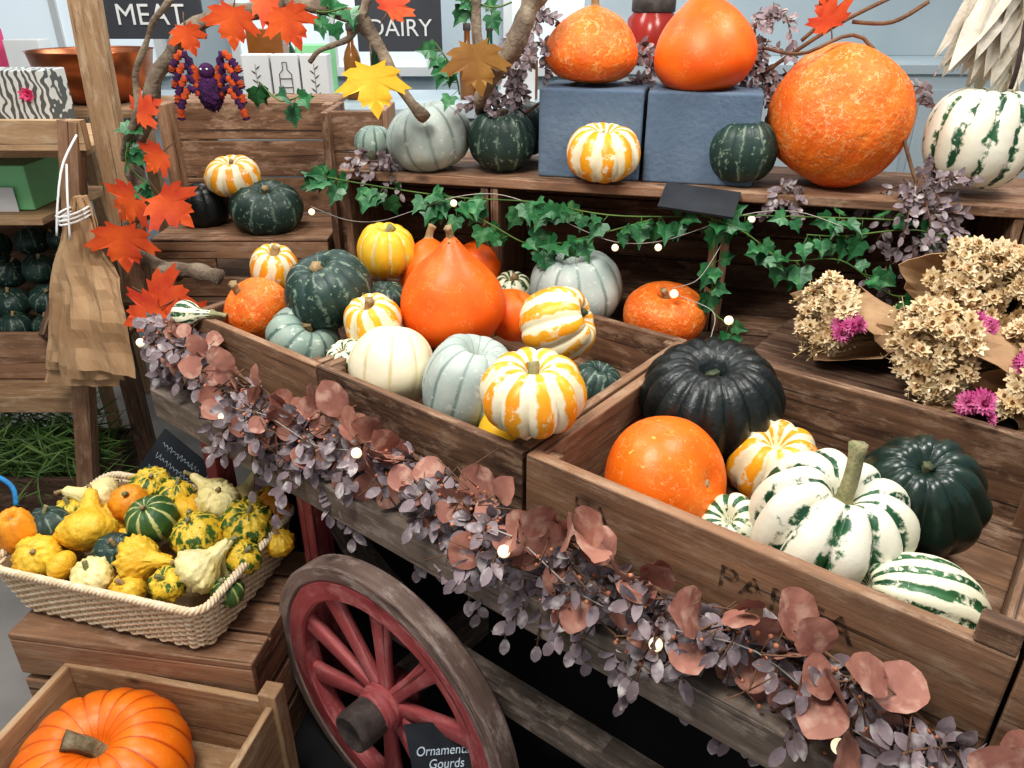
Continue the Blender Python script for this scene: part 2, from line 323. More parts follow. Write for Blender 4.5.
# upper shelf
P('squash','flattened orange netted squash on a blue-grey block','squash',(.19,1.99,1.488),.110,.086,'orange_net','dome',0,0,(.03,0,1),(.035,.009,'stem_t',.3))
P('squash','tall pointed orange squash on a blue-grey block','squash',(.44,1.92,1.497),.115,.108,'kuri','kuri',0,0,(-.12,0,1),(.04,.008,'stem_t',.3))
P('squash','yellow and white striped squash on the shelf before the blocks','squash',(.215,1.86,1.262),.088,.060,'carnival','flat',10,.10,(0,-.15,1),(.022,.006,'stem_g',.3))
P('pumpkin','very large rough bright orange squash on the shelf','pumpkin',(.75,1.845,1.345),.160,.150,'orange_net','round',12,.02,(.45,-.05,.85),(.02,.010,'stem_t',.2),irr=.03)
P('squash','cream squash with jagged green stripes at the shelf end','squash',(1.02,1.74,1.315),.112,.102,'wgreen','flat',12,.08,(.1,0,1),(.02,.008,'stem_t',.2))
P('squash','grey-white ribbed squash with yellow stem on the shelf','squash',(-.21,2.03,1.270),.110,.078,'grey','flat',11,.04,(-.25,-.05,1),(.045,.010,'stem_t',.4))
P('squash','dark green squash beside the grey one on the shelf','squash',(-.025,2.00,1.268),.085,.070,'dark','flat',10,.05,(0,-.1,1),(.04,.008,'stem_t',.3))
P('squash','dark grey-green squash beside the block on the shelf','squash',(.535,1.84,1.27),.080,.068,'dark','flat',10,.05,(0,0,1),(.04,.010,'stem_t',.3))
P('squash','small dark grey squash at the shelf end','squash',(-.365,2.10,1.245),.050,.044,'greygreen','round',9,.04,(0,0,1),None)
P('squash','dark green squash behind others on the shelf','squash',(.035,2.14,1.275),.075,.07,'dark','round',9,.04,(0,0,1),(.03,.008,'stem_t',.3))
# back-left crate top
P('squash','small yellow and white striped squash stacked on dark squashes','squash',(-.84,2.35,1.105),.085,.050,'carnival','flat',10,.10,(0,-.2,1),(.03,.006,'stem_t',.3))
P('squash','dark green squash on the wooden crate','squash',(-.95,2.37,1.012),.078,.062,'black','flat',10,.05,(0,-.1,1),None)
P('squash','dark green speckled squash with pale stem on the wooden crate','squash',(-.74,2.31,1.018),.108,.068,'dark','flat',10,.05,(.1,-.2,1),(.04,.009,'stem_t',.3))
P('pumpkin','large bright orange ribbed pumpkin with thick grey-brown stem','pumpkin',(-.80,1.0,.242),.165,.102,'orange','flat',18,.045,(.06,-.05,1),(.055,.018,'stem_b',.9),irr=.025,spin=2.0)
# dark squashes in left crate
LS=[(-1.72,2.49,.85,.052),(-1.60,2.50,.86,.052),(-1.50,2.50,.87,.045),(-1.66,2.42,.78,.058),(-1.55,2.42,.79,.052),(-1.47,2.44,.80,.042),(-1.75,2.36,.72,.05),(-1.62,2.34,.70,.056),(-1.51,2.35,.71,.052),(-1.69,2.27,.65,.048),(-1.58,2.27,.65,.050),(-1.485,2.27,.65,.042),(-1.80,2.27,.66,.05)]
for i,(x,y,z,a) in enumerate(LS):
    P('squash','small dark green speckled squash heaped in a crate','squash',(x,y,z),a,a*.88,'dark','round',9,.04,(U(-.5,.5),U(-.5,.3),.7),(.02,.005,'stem_t',.3),group='dark squashes in the side crate',res=.6)
# basket gourds
G=[(-.88,1.56,.52,.052,'g_mix','round',.25,(.2,-.2,1),'warty dark green and yellow gourd'),
(-1.00,1.52,.52,.052,'g_pale','pear',.12,(-.9,-.1,.35),'smooth pale yellow pear shaped gourd'),
(-.955,1.405,.53,.062,'g_yellow','pear',.18,(-.2,.8,.5),'bumpy golden yellow gourd'),
(-.815,1.415,.535,.058,'g_green','round',.05,(-.1,-.3,1),'dark green striped gourd'),
(-.81,1.53,.52,.042,'g_mix','round',.2,(.3,0,1),'orange and green gourd'),
(-.74,1.56,.515,.042,'g_pale','pear',.05,(-.7,.2,.6),'small pale gourd with long neck'),
(-.69,1.49,.53,.048,'g_pale','round',.3,(.1,-.2,1),'pale yellow warty gourd'),
(-.60,1.41,.525,.058,'g_mix','round',.3,(.3,-.3,1),'knobbly green and yellow gourd'),
(-.70,1.375,.52,.056,'g_mix','round',.2,(-.3,-.2,1),'round orange-green gourd'),
(-.79,1.30,.515,.050,'g_yellow','pear',.3,(.95,-.2,.1),'warty yellow gourd'),
(-.655,1.28,.515,.052,'g_pale','pear',.2,(.6,.5,.45),'pale yellow ridged gourd at the basket front'),
(-.97,1.29,.51,.034,'g_yellow','pear',.03,(-.95,.25,.2),'long thin yellow gourd'),
(-.895,1.48,.535,.044,'g_orange','round',.1,(.2,-.3,.9),'small orange gourd'),
(-.565,1.49,.515,.042,'g_orange','round',.1,(.3,0,.9),'little orange gourd by the basket corner'),
(-1.06,1.42,.51,.052,'dark','round',.05,(0,0,1),'dark green gourd'),
(-.87,1.335,.505,.046,'dark','round',.1,(.3,-.3,.8),'very dark green gourd'),
(-.76,1.47,.50,.05,'g_yellow','pear',.2,(.3,-.6,.5),'yellow gourd beneath the others'),
(-.65,1.57,.50,.040,'g_pale','pear',.05,(.3,.5,.8),'pale gourd with a long neck'),
(-.585,1.325,.50,.038,'g_mix','round',.2,(.3,-.3,.8),'small speckled gourd'),
(-1.03,1.32,.505,.048,'g_yellow','round',.25,(.2,-.4,.8),'round bumpy yellow gourd'),
(-.94,1.49,.485,.05,'g_yellow','round',.2,(0,0,1),'rounded yellow gourd'),
(-.73,1.42,.48,.05,'g_yellow','round',.2,(0,0,1),'rounded yellow gourd'),
(-.89,1.27,.495,.042,'g_pale','round',.2,(0,-.4,1),'small pale warty gourd'),
(-.72,1.245,.495,.038,'g_mix','round',.2,(0,-.4,1),'small green speckled gourd'),
(-.60,1.55,.49,.036,'g_yellow','round',.2,(0,-.4,1),'small rounded yellow gourd'),
(-1.05,1.50,.49,.042,'g_mix','round',.2,(0,-.2,1),'small speckled green gourd'),
(-.64,1.34,.475,.045,'g_pale','round',.2,(0,0,1),'small pale warty gourd'),
(-.86,1.40,.48,.045,'g_yellow','round',.2,(0,0,1),'rounded yellow gourd'),
(-.66,1.44,.48,.045,'g_green','round',.1,(0,0,1),'dark green striped gourd'),
(-.60,1.25,.47,.034,'g_green','round',.1,(0,0,1),'small dark green striped gourd'),
(-.81,1.25,.475,.036,'g_yellow','round',.2,(0,-.3,1),'small rounded yellow gourd'),
(-.53,1.40,.48,.034,'g_yellow','round',.2,(0,0,1),'small rounded yellow gourd')]
for x,y,z,a,mt,sh,wt,up,lb in G:
    P('gourd',lb+' in the wicker basket','gourd',(x,y,z),a,a*(.92 if sh=='pear' else .86),mt,sh,9 if sh=='round' else 8,.05,up,(.022,.005,'stem_g' if R()<.5 else 'stem_t',.5),group='ornamental gourds in the wicker basket',wart=wt,res=.8)
P('pumpkin','tiny orange and green pumpkin in the wicker basket','pumpkin',(-1.10,1.375,.53),.044,.054,'g_orange','flat',8,.08,(0,-.2,1),(.02,.005,'stem_t',.3),wart=.1,res=.75)
# ---------------------------------------------------------------- crates on cart
def crate(name,label,frame_rot,x0,x1,y0,y1,z0,z1,mat='crate',th=.018,floor=None,rows=1,lip=0,**kw):
    L=[]; hh=(z1-z0)/rows
    for r in range(rows):
        a=z0+r*hh+(.003 if r else 0); b=z0+(r+1)*hh
        L+= [(x0,x1,y0,y0+th,a,b),(x0,x1,y1-th,y1,a,b-lip),(x0,x0+th,y0+th,y1-th,a,b),(x1-th,x1,y0+th,y1-th,a,b)]
    fz=floor if floor is not None else z0
    n=5; d=(y1-y0-2*th)/n
    for i in range(n): L.append((x0+th,x1-th,y0+th+i*d+.001,y0+th+(i+1)*d-.001,fz,fz+.012))
    c=.022
    for xx in (x0+th,x1-th-c):
        for yy in (y0+th,y1-th-c): L.append((xx,xx+c,yy,yy+c,z0+.012,z1-.004))
    return boxes(name,L,M[mat],rz=frame_rot,label=label,cat='crate',**kw)
crate('wooden_crate','weathered brown wooden crate at the cart end heaped with squashes',ROT_C,-1.60,-1.145,.822,1.28,.78,.95,floor=.86)
crate('wooden_crate','weathered brown crate heaped with striped, grey and orange squashes',ROT_C,-1.14,-.632,.822,1.39,.78,.95,floor=.83)
rc=crate('wooden_crate','long brown crate with faded lettering holding black and striped squashes',ROT_C,-.625,.052,.822,1.39,.78,.95,floor=.785,th=.022)
crate('wooden_crate','empty weathered brown crate continuing the row on the cart',ROT_C,.057,.56,.822,1.39,.78,.95,floor=.785,th=.022)
boxes('wooden_block',[(.006,.050,.822,.845,.951,.985)],M['crate'],rz=ROT_C,label='short grey-brown wooden block on the crate corner',cat='wooden block')
def textob(body,size,mat,loc,mx,parent=None,name='lettering',ext=.0006,squash=1,shear=0,**kw):
    cu=bpy.data.curves.new('t','FONT'); cu.body=body; cu.size=size; cu.align_x='CENTER'; cu.align_y='CENTER'; cu.extrude=ext; cu.shear=shear
    t=bpy.data.objects.new('t',cu); COL.objects.link(t); bpy.context.view_layer.update()
    me=bpy.data.meshes.new_from_object(t.evaluated_get(bpy.context.evaluated_depsgraph_get()))
    bpy.data.objects.remove(t); me.materials.clear(); me.materials.append(mat)
    ob=bpy.data.objects.new(name,me); COL.objects.link(ob)
    W=Matrix.Translation(loc)@mx.to_4x4()@Matrix.Diagonal((squash,1,1,1))
    if parent is not None:
        ob.parent=parent; bpy.context.view_layer.update(); ob.matrix_parent_inverse=parent.matrix_world.inverted()
    ob.matrix_world=W
    for k,v in kw.items(): ob[k]=v
    return ob
def frame(x,y): x=V(x).normalized(); y=V(y).normalized(); return Matrix((x,y,x.cross(y))).transposed()
textob('HA',.045,M['ink'],cw(-.50,.8212,.895),frame(ES,Z),rc,'stencil_lettering',ext=.0004)
textob('PARTA',.055,M['ink'],cw(-.20,.8212,.885),frame(ES,Z),rc,'stencil_lettering',ext=.0004,squash=1.1)
# cart
cart=empty('market_cart',cw(-.7,1.1,0),label='old wooden market cart with a red wheel carrying squash crates',cat='cart')
def pin(ob,par): 
    bpy.context.view_layer.update(); ob.parent=par; ob.matrix_parent_inverse=par.matrix_world.inverted(); return ob
bed=[(-1.66,.62,.78+i*.135,.78+(i+1)*.135-.004,.752,.778) for i in range(5)]
pin(boxes('cart_bed',bed,M['cartwood'],rz=ROT_C),cart)
pin(boxes('side_rail',[(-1.66,.64,.725,.779,.70,.772)],M['cartwood'],rz=ROT_C),cart)
pin(boxes('side_rail',[(-1.66,.64,1.41,1.45,.70,.75)],M['cartwood'],rz=ROT_C),cart)
for s in (-1.60,-1.22):
    pin(boxes('leg',[(s-.025,s+.025,.80,.85,0,.75)],M['redwood'],rz=ROT_C),cart)
for s in (-1.60,.55):
    pin(boxes('leg',[(s-.03,s+.03,1.36,1.41,0,.75)],M['redwood'],rz=ROT_C),cart)
pin(boxes('leg',[(.50,.55,.80,.85,0,.75)],M['redwood'],rz=ROT_C),cart)
bm=bmesh.new()
pts=catmull([cw(-1.24,.87,.66),cw(-1.20,.87,.54),cw(-1.10,.87,.44),cw(-.98,.87,.38)],8)
for i in range(8): add_beam(bm,pts[i],pts[i+1]+(pts[i+1]-pts[i])*.1,.05,.04,EW,tone=.4)
pin(meshob('curved_brace',bm,M['cartwood'],smooth=False),cart)
bm=bmesh.new()
pts=catmull([cw(-.95,.80,.42),cw(-.62,.79,.435),cw(-.34,.79,.44),cw(.45,.79,.44)],10)
for i in range(10): add_beam(bm,pts[i],pts[i+1]+(pts[i+1]-pts[i])*.04,.05,.045,EW,tone=.2)
pin(meshob('shaft',bm,M['cartwood'],smooth=False),cart)
pin(boxes('axle',[(-.93,-.87,.70,1.02,.27,.33)],M['cartwood'],rz=ROT_C),cart)
# wheel
WC=V((-.256,1.120,.294)); wf=Matrix((ES,Z,-EW)).transposed()   # local x along cart, y up, z outwards
def w2(r,a,z): return WC+wf@V((r*math.cos(a),r*math.sin(a),z))
wheel=empty('wheel',WC); pin(wheel,cart)
def ring(name,r0,r1,z0,z1,mat,n=96):
    bm=bmesh.new(); uvl=bm.loops.layers.uv.verify(); tl=bm.loops.layers.color.new('tone')
    b=.005
    prof=[(r0,z0+b),(r0+b,z0),(r1-b,z0),(r1,z0+b),(r1,z1-b),(r1-b,z1),(r0+b,z1),(r0,z1-b)]
    rows=[[bm.verts.new(w2(r*(1+.006*noise.noise(V((k*.3,r*9,z*9)))),k/n*math.tau,z)) for r,z in prof] for k in range(n)]
    m=len(prof)
    for k in range(n):
        for j in range(m):
            f=bm.faces.new((rows[k][j],rows[k][(j+1)%m],rows[(k+1)%n][(j+1)%m],rows[(k+1)%n][j]))
            u0,u1=k/n*6.28*r1,(k+1)/n*6.28*r1; v0,v1=j*.03,(j+1)*.03; t=((k*6//n)*.37)%1
            for lp,uvv in zip(f.loops,((u0,v0),(u0,v1),(u1,v1),(u1,v0))): lp[uvl].uv=uvv; lp[tl]=(t,t,t,1)
    return pin(meshob(name,bm,mat,smooth=False),wheel)
ring('outer_rim',.294,.330,-.026,.024,M['rim'])
ring('inner_felloe',.246,.295,-.022,.022,M['redwood'])
for k in range(10):
    a=k/10*math.tau+.30; bm=bmesh.new(); uvl=bm.loops.layers.uv.verify(); tl=bm.loops.layers.color.new('tone')
    p0=w2(.040,a,.0);p1=w2(.250,a,0); d=(p1-p0)/8
    tg=(w2(1,a+math.pi/2,0)-WC).normalized(); outn=-EW; rows=[]
    for i in range(9):
        t=i/8; hw=.0285-.004*math.sin(t*math.pi)-.011*(1-t); ht=.011
        rows.append([bm.verts.new(p0+d*i+tg*hw*math.copysign(abs(math.cos(q*math.tau/12))**.5,math.cos(q*math.tau/12))+outn*ht*math.copysign(abs(math.sin(q*math.tau/12))**.5,math.sin(q*math.tau/12))) for q in range(12)])
    for i in range(8):
        for q in range(12):
            f=bm.faces.new((rows[i][q],rows[i][(q+1)%12],rows[i+1][(q+1)%12],rows[i+1][q]))
            for lp,uvv in zip(f.loops,((i*.03,q*.01+k),(i*.03,q*.01+.01+k),(i*.03+.03,q*.01+.01+k),(i*.03+.03,q*.01+k))): lp[uvl].uv=uvv; lp[tl]=(.85,.85,.85,1)
    pin(meshob('spoke',bm,M['redwood']),wheel)
def lathe(bm,prof,mx,loc,n=32,mi=0):
    uvl=bm.loops.layers.uv.verify()
    rows=[[bm.verts.new(V(loc)+mx@V((r*math.cos(k/n*math.tau),r*math.sin(k/n*math.tau),z))) for k in range(n)] for r,z in prof]
    for i in range(len(prof)-1):
        for k in range(n):
            f=bm.faces.new((rows[i][k],rows[i][(k+1)%n],rows[i+1][(k+1)%n],rows[i+1][k])); f.material_index=mi
            for lp,uv in zip(f.loops,((k*.012,i*.03),((k+1)*.012,i*.03),((k+1)*.012,i*.03+.03),(k*.012,i*.03+.03))): lp[uvl].uv=uv
bm=bmesh.new(); lathe(bm,[(0,-.05),(.05,-.05),(.052,-.02),(.053,.02),(.048,.035),(.044,.045)],wf,WC); pin(meshob('hub',bm,M['redwood']),wheel)
bm=bmesh.new(); lathe(bm,[(.044,.04),(.045,.090),(.042,.103),(.036,.105),(.033,.083),(.012,.078),(0,.078)],wf,WC); pin(meshob('hub_cap',bm,M['iron']),wheel)
# dark cloth under cart
bm=bmesh.new(); n=170
path=catmull([cw(-1.63,1.75),cw(-1.63,1.3),cw(-1.62,1.04),cw(-1.5,1.01),cw(-.8,1.02),cw(0,1.02),cw(.62,1.02)],n)
rows=[[bm.verts.new(p+EW*(.014*math.sin(i*.9)+.008*math.sin(i*.37))*(1.3-z)+Z*z) for i,p in enumerate(path)] for z in (.005,.35,.74)]
for j in range(2):
    for i in range(n): bm.faces.new((rows[j][i],rows[j][i+1],rows[j+1][i+1],rows[j+1][i]))
meshob('table_skirt',bm,M['cloth'],label='black cloth hanging in folds beneath the cart',cat='cloth')
bm=bmesh.new(); add_box(bm,cw(-.45,.80,.004),(1.3,.30,.004),Matrix.Rotation(ROT_C,3,'Z'))  # flat black sheet added on the floor to stand in for under-cart shade
meshob('shade_mat',bm,M['cloth'],smooth=False,label='black mat added to darken the floor beneath the cart',cat='mat')
# ---------------------------------------------------------------- table behind + shelf
def prism(name,poly,z0,z1,mat,**kw):
    bm=bmesh.new(); uvl=bm.loops.layers.uv.verify()
    bot=[bm.verts.new((x,y,z0)) for x,y in poly]; f=bm.faces.new(bot)
    r=bmesh.ops.extrude_face_region(bm,geom=[f]); 
    for v in r['geom']:
        if isinstance(v,bmesh.types.BMVert): v.co.z=z1
    bmesh.ops.recalc_face_normals(bm,faces=bm.faces)
    for fc in bm.faces:
        for lp in fc.loops: lp[uvl].uv=(lp.vert.co.x,lp.vert.co.y+lp.vert.co.z)
    return meshob(name,bm,mat,smooth=False,**kw)
poly=[cw(-1.55,1.30),cw(-1.14,1.30),cw(-1.14,1.41),cw(.42,1.41),V((1.65,1.3,0)),qm(.95,2.25),qm(-1.0,2.25)]
tb=empty('display_table',(.5,1.8,0),label='dark wooden display table behind the cart',cat='table')
pin(prism('table_top',[(p.x,p.y) for p in poly],.805,.842,M['crate_d']),tb)
for p in (qm(-.93,2.18),qm(.9,2.18),V((1.5,1.32,0)),V((.05,1.95,0))):
    pin(boxes('leg',[(p.x-.03,p.x+.03,p.y-.03,p.y+.03,0,.805)],M['crate_d']),tb)
def shelfcrate(q0,q1,label):
    L=[(q0,q0+.02,1.84,2.15,.843,1.168),(q1-.02,q1,1.84,2.15,.843,1.168),(q0+.02,q1-.02,1.84,2.15,.843,.858),(q0+.005,q1-.005,2.166,2.172,.845,1.166)]
    for i in range(4): L.append((q0,q1,2.15,2.165,.845+i*.081,.845+i*.081+.078))
    return boxes('wooden_crate',L,M['crate'],rz=ROT_Q,label=label,cat='crate')
shelfcrate(-.925,-.53,'brown wooden crate turned on its side under the shelf')
shelfcrate(-.525,.035,'dark wooden crate on its side under the shelf behind squashes')
shelfcrate(.04,.66,'dark wooden crate turned on its side behind ivy and dried flowers')
shelfcrate(.665,1.05,'wooden crate turned on its side at the display end')
boxes('display_shelf',[(-.93,1.08,1.835+i*.11,1.835+i*.11+.108,1.17,1.193) for i in range(3)],M['crate_m'],rz=ROT_Q,label='long worn wooden plank shelf holding squashes and blocks',cat='shelf')
for q0,q1,lb in ((-.415,-.168,'square blue-grey block under a flat orange squash'),(-.160,.095,'square blue-grey block under a pointed orange squash')):
    bm=bmesh.new(); add_box(bm,((q0+q1)/2,1.985,1.296),((q1-q0)/2,.10,.103),tone=.5)
    ob=meshob('display_block',bm,M['slateblk'],smooth=False,label=lb,cat='block'); ob.rotation_euler=(0,0,ROT_Q)
    md=ob.modifiers.new('b','BEVEL'); md.width=.006; md.segments=3
bm=bmesh.new(); add_box(bm,qm(-.02,1.80,1.178),(.085,.045,.003),(Matrix.Rotation(ROT_Q,3,'Z')@Matrix.Rotation(math.radians(25),3,'X')@Matrix.Rotation(math.radians(-8),3,'Z')))
meshob('slate_label',bm,M['chalk'],smooth=False,label='small black slate label resting on the shelf edge',cat='label')
# back-left crates
boxes('side_table',[(-1.28,-.52,2.16,2.75,.74,.775),(-1.26,-1.21,2.2,2.25,0,.74),(-.58,-.53,2.2,2.25,0,.74),(-1.26,-1.21,2.66,2.71,0,.74),(-.58,-.53,2.66,2.71,0,.74)],M['crate_d'],label='dark wooden side table under stacked crates',cat='table')
L=[(-1.06,-.54,2.2,2.218,.777,.835),(-1.06,-.54,2.2,2.218,.895,.945),(-1.06,-.88,2.2,2.218,.837,.893),(-.74,-.54,2.2,2.218,.837,.893),(-1.06,-1.04,2.218,2.5,.777,.945),(-.56,-.54,2.218,2.5,.777,.945)]
L+=[(-1.06,-.54,2.2+i*.061,2.2+i*.061+.058,.946,.955) for i in range(5)]
L+=[(-.98,-.9,2.218,2.23,.78,.94),(-.72,-.64,2.218,2.23,.78,.94)]
boxes('wooden_crate',L,M['crate_m'],label='upturned wooden crate with a hand hole, carrying dark squashes',cat='crate')
L=[(-1.07,-.54,2.5,2.515,.957+i*.115,.957+i*.115+.110) for i in range(3)]+[(-1.07,-1.04,2.43,2.50,.957,1.30),(-.57,-.54,2.43,2.50,.957,1.30),(-1.07,-.54,2.515,2.7,1.285,1.30)]
boxes('wooden_crate',L,M['crate_m'],label='tall slatted wooden crate standing behind the squashes',cat='crate')
boxes('wooden_crate',[(-.52,-.37,2.30,2.318,.957-.115+i*.115,.957-.115+i*.115+.110) for i in range(4)]+[(-.535,-.515,2.25,2.50,.842,1.30),(-.38,-.36,2.30,2.50,.842,1.30)],M['crate_m'],label='narrow upright wooden crate beside the shelf',cat='crate')
# ---------------------------------------------------------------- left rack
rk=empty('display_rack',(-1.3,2.1,0),label='light wooden rack with splayed posts holding a squash crate',cat='rack')
bm=bmesh.new(); add_beam(bm,(-1.15,2.10,1.30),(-1.38,2.02,0),.05,.045,(1,0,0)); pin(meshob('post',bm,M['crate'],smooth=False),rk)
bm=bmesh.new(); add_beam(bm,(-1.05,2.14,1.85),(-1.09,2.14,1.0),.075,.03,(1,0,0),tone=.6); pin(meshob('post',bm,M['crate_l'],smooth=False),rk)
bm=bmesh.new(); add_beam(bm,(-1.07,2.2,1.28),(-1.14,2.2,.7),.07,.03,(1,0,0)); pin(meshob('post',bm,M['crate_m'],smooth=False),rk)
bm=bmesh.new(); add_beam(bm,(-1.85,2.10,1.265),(-1.12,2.10,1.265),.075,.03,Z,tone=.8); pin(meshob('top_rail',bm,M['crate_l'],smooth=False),rk)
pin(boxes('shelf',[(-1.9,-1.16,2.13,2.6,1.20,1.222),],M['crate_l']),rk)
pin(boxes('shelf',[(-1.9,-1.33,2.08,2.16,.44,.495),(-1.9,-1.40,2.16,2.65,.47,.493)],M['crate_l']),rk)
L=[(-1.88,-1.42,2.2,2.218,.497,.655),(-1.88,-1.42,2.58,2.598,.497,.95)]+[(-1.88,-1.42,2.22+i*.09,2.22+i*.09+.086,.497+i*.055,.507+i*.055) for i in range(4)]
sc=boxes('wooden_crate',L,M['crate_m'],label='slanted wooden crate full of small dark squashes',cat='crate')
bm=bmesh.new(); add_beam(bm,(-1.425,2.2,.60),(-1.425,2.60,.90),.19,.018,Z); pin(meshob('side_board',bm,M['crate'],smooth=False),sc)
# paper bags
for b in range(6):
    bm=bmesh.new(); rows=[]; ox=(b-2.5)*.016; sd=V((b*7.1,3,1)); lean=U(-.02,.02); tilt=U(-.03,.03)
    for j in range(17):
        t=j/16; cx=-1.115-.085*t+ox*t*2+lean*t; w=(.030+.115*min(1,t*2.2)**.7+.015*t)*(1-.04*b*(1-t))
        row=[]
        for i in range(13):
            q=V((i*.35,j*.40,0))+sd; z=1.13-.53*t+(b%3)*.03*t+tilt*t*(i/12-.5)
            fold=.014*(abs(((i+2)%6)/6-.5)*2-.5)*(.6+(1-t)*.8)
            row.append(bm.verts.new((cx+w*(i/12-.5)+.010*noise.noise(q),2.0-b*.017*(t*.8+.2)+fold+.016*noise.noise(q+V((9,9,9))),z)))
        rows.append(row)
    for j in range(16):
        for i in range(12): bm.faces.new((rows[j][i],rows[j][i+1],rows[j+1][i+1],rows[j+1][i]))
    ob=meshob('paper_bag',bm,M['kraft'],smooth=False,label='folded brown kraft paper bag hanging by string',cat='paper bag',group='paper bags hanging from the post')
    md=ob.modifiers.new('s','SOLIDIFY'); md.thickness=.0015
    if b==5:
        bm=bmesh.new()
        tube(bm,catmull([(-1.09,2.0,1.28),(-1.10,1.92,1.22),(-1.115,1.88,1.13),(-1.13,1.87,1.06)],10),.003,6); tube(bm,catmull([(-1.10,1.94,1.22),(-1.085,1.88,1.15),(-1.10,1.87,1.05)],8),.003,6)
        for zz in (1.095,1.105,1.085): tube(bm,[(-1.115+.024*math.cos(k*.52),1.945+.07*math.sin(k*.52),zz) for k in range(13)],.003,6)
        meshob('string',bm,M['white'],parent=ob)
# ---------------------------------------------------------------- leaves
def PF(k,t):
    if k=='round': return math.sin(math.pi*min(1,max(0,t*.94+.05)))**.55
    if k=='lance': return math.sin(math.pi*t**.8)**.9
    return math.sin(math.pi*t)**.7
def leaf(bm,P0,D,N,L,W,k='round',curl=.2,fold=.2,rows=6,mi=0,wav=0):
    D=D.normalized(); S=D.cross(N); 
    if S.length<1e-3: S=D.cross(V((.3,.5,.8)))
    S.normalize(); N=S.cross(D); rr=[]
    for i in range(rows+1):
        t=i/rows; w=W*.5*max(PF(k,t),.04); c=P0+D*(L*t)-N*(curl*L*t*t)
        e=wav*L*math.sin(i*2.2)
        rr.append([bm.verts.new(c-S*w+N*(fold*w+e)),bm.verts.new(c),bm.verts.new(c+S*w+N*(fold*w-e))])
    for i in range(rows):
        for j in (0,1): bm.faces.new((rr[i][j],rr[i][j+1],rr[i+1][j+1],rr[i+1][j])).material_index=mi
MAPLE=[(.02,0),(.10,-.02),(.30,-.10),(.27,.02),(.40,.02),(.58,.12),(.46,.18),(.50,.24),(.76,.44),(.60,.45),(.61,.55),(.46,.49),(.28,.44),(.35,.62),(.29,.64),(.27,.76),(.16,.70),(.11,.82),(0,1.0)]
IVY=[(.03,0),(.22,-.12),(.36,-.06),(.50,.06),(.38,.22),(.42,.48),(.28,.52),(.15,.62),(0,1)]
def pleaf(bm,P0,D,N,L,outl,bend=.15,mi=0,cup=.2,cy=.24,rip=.012):
    D=D.normalized(); S=D.cross(N)
    if S.length<1e-3: S=D.cross(V((.3,.5,.8)))
    S.normalize(); N=S.cross(D)
    def pt(x,y): return P0+S*x*L+D*y*L+N*L*(cup*abs(x)-bend*y*y+rip*math.sin(x*23+y*17))
    m0=bm.verts.new(pt(0,cy)); b0=bm.verts.new(pt(0,0)); tip=bm.verts.new(pt(0,1)); m1=bm.verts.new(pt(0,.62))
    for sg in (1,-1):
        vs=[b0]+[bm.verts.new(pt(sg*x,y)) for x,y in outl[:-1]]+[tip]
        k=max(range(1,len(vs)-1),key=lambda i:(-abs(outl[i-1][0]-.28)-abs(outl[i-1][1]-.46))) 
        for i in range(len(vs)-1):
            c=m0 if i<k else m1
            tri=(vs[i],vs[i+1],c)
            bm.faces.new(tri if sg>0 else tri[::-1]).material_index=mi
        tri=(vs[k],m1,m0); bm.faces.new(tri if sg>0 else tri[::-1]).material_index=mi
VIEW=V((0,-.85,.45))
# ---- front garland
gar=empty('leaf_garland',cw(-.7,.77,.86),label='garland of copper leaves and mauve-grey sprigs along the cart front',cat='garland')
def gpt(s):   # s along cart
    t=(s+1.66)/1.86
    return cw(s,.785-.02*math.sin(s*9),.905-.060*min(1,t*1.5)-.008*math.sin(s*14)-.012*math.sin(s*5+1))
stem=bmesh.new(); cop=bmesh.new(); lav=bmesh.new(); ber=bmesh.new()
tube(stem,[gpt(-1.66+i*.04) for i in range(49)],.006,6)
def sprig(bmst,bml,base,d,L,n,ll=.028,lw=.016,k='round'):
    pts=[base+d*L*t+V((0,0,-1))*L*.35*t*t for t in (0,.25,.5,.75,1)]
    tube(bmst,pts,.0016,5)
    for i in range(n):
        t=.15+.85*i/n; q=min(int(t*4),3); p=pts[q].lerp(pts[q+1],t*4-q); dd=(pts[q+1]-pts[q]).normalized()
        sd=rv(); sd=(sd-dd*sd.dot(dd)).normalized()
        leaf(bml,p,(dd*.6+sd),(VIEW+rv()*.5),ll*U(.7,1.2),lw*U(.8,1.2),k,.15,.25,4)
    leaf(bml,pts[-1],(pts[-1]-pts[-2]),VIEW+rv()*.3,ll,lw,k,.1,.2,4)
for i in range(260):
    s=U(-1.66,.26); p=gpt(s)
    d=(-EW*U(.1,.7)+ES*U(-1,1)+Z*U(-1.0,.35)).normalized()
    sprig(stem,lav,p,d,U(.06,.125),random.randint(9,14),.030,.0175)
for s in (-1.40,-1.22,-1.05,-.98,-.80,-.72,-.60,-.52,-.40,-.36,-.26,-.18,-.12,-.02,.05,.15):     # longer hanging sprigs
    for k in range(2):
        p=gpt(s+U(-.03,.03)); sprig(stem,lav,p,(-EW*U(.3,.6)+ES*U(-.35,.35)-Z).normalized(),U(.10,.165),14,.031,.018)
for i in range(175):
    s=U(-1.66,.28); p=gpt(s)+ES*U(-.03,.03); big=U(.85,1.2) if s>-1.05 else U(.65,.92)
    d=(-EW*U(.2,.8)+ES*U(-1,1)+Z*U(-.9,.8)).normalized()
    st=p+d*U(.02,.080); tube(stem,[p,st],.0015,5)
    leaf(cop,st,(d+rv()*.5),VIEW+rv()*.6,U(.044,.064)*big,U(.044,.060)*big,'round',U(-.1,.35),.2,8,wav=.03)
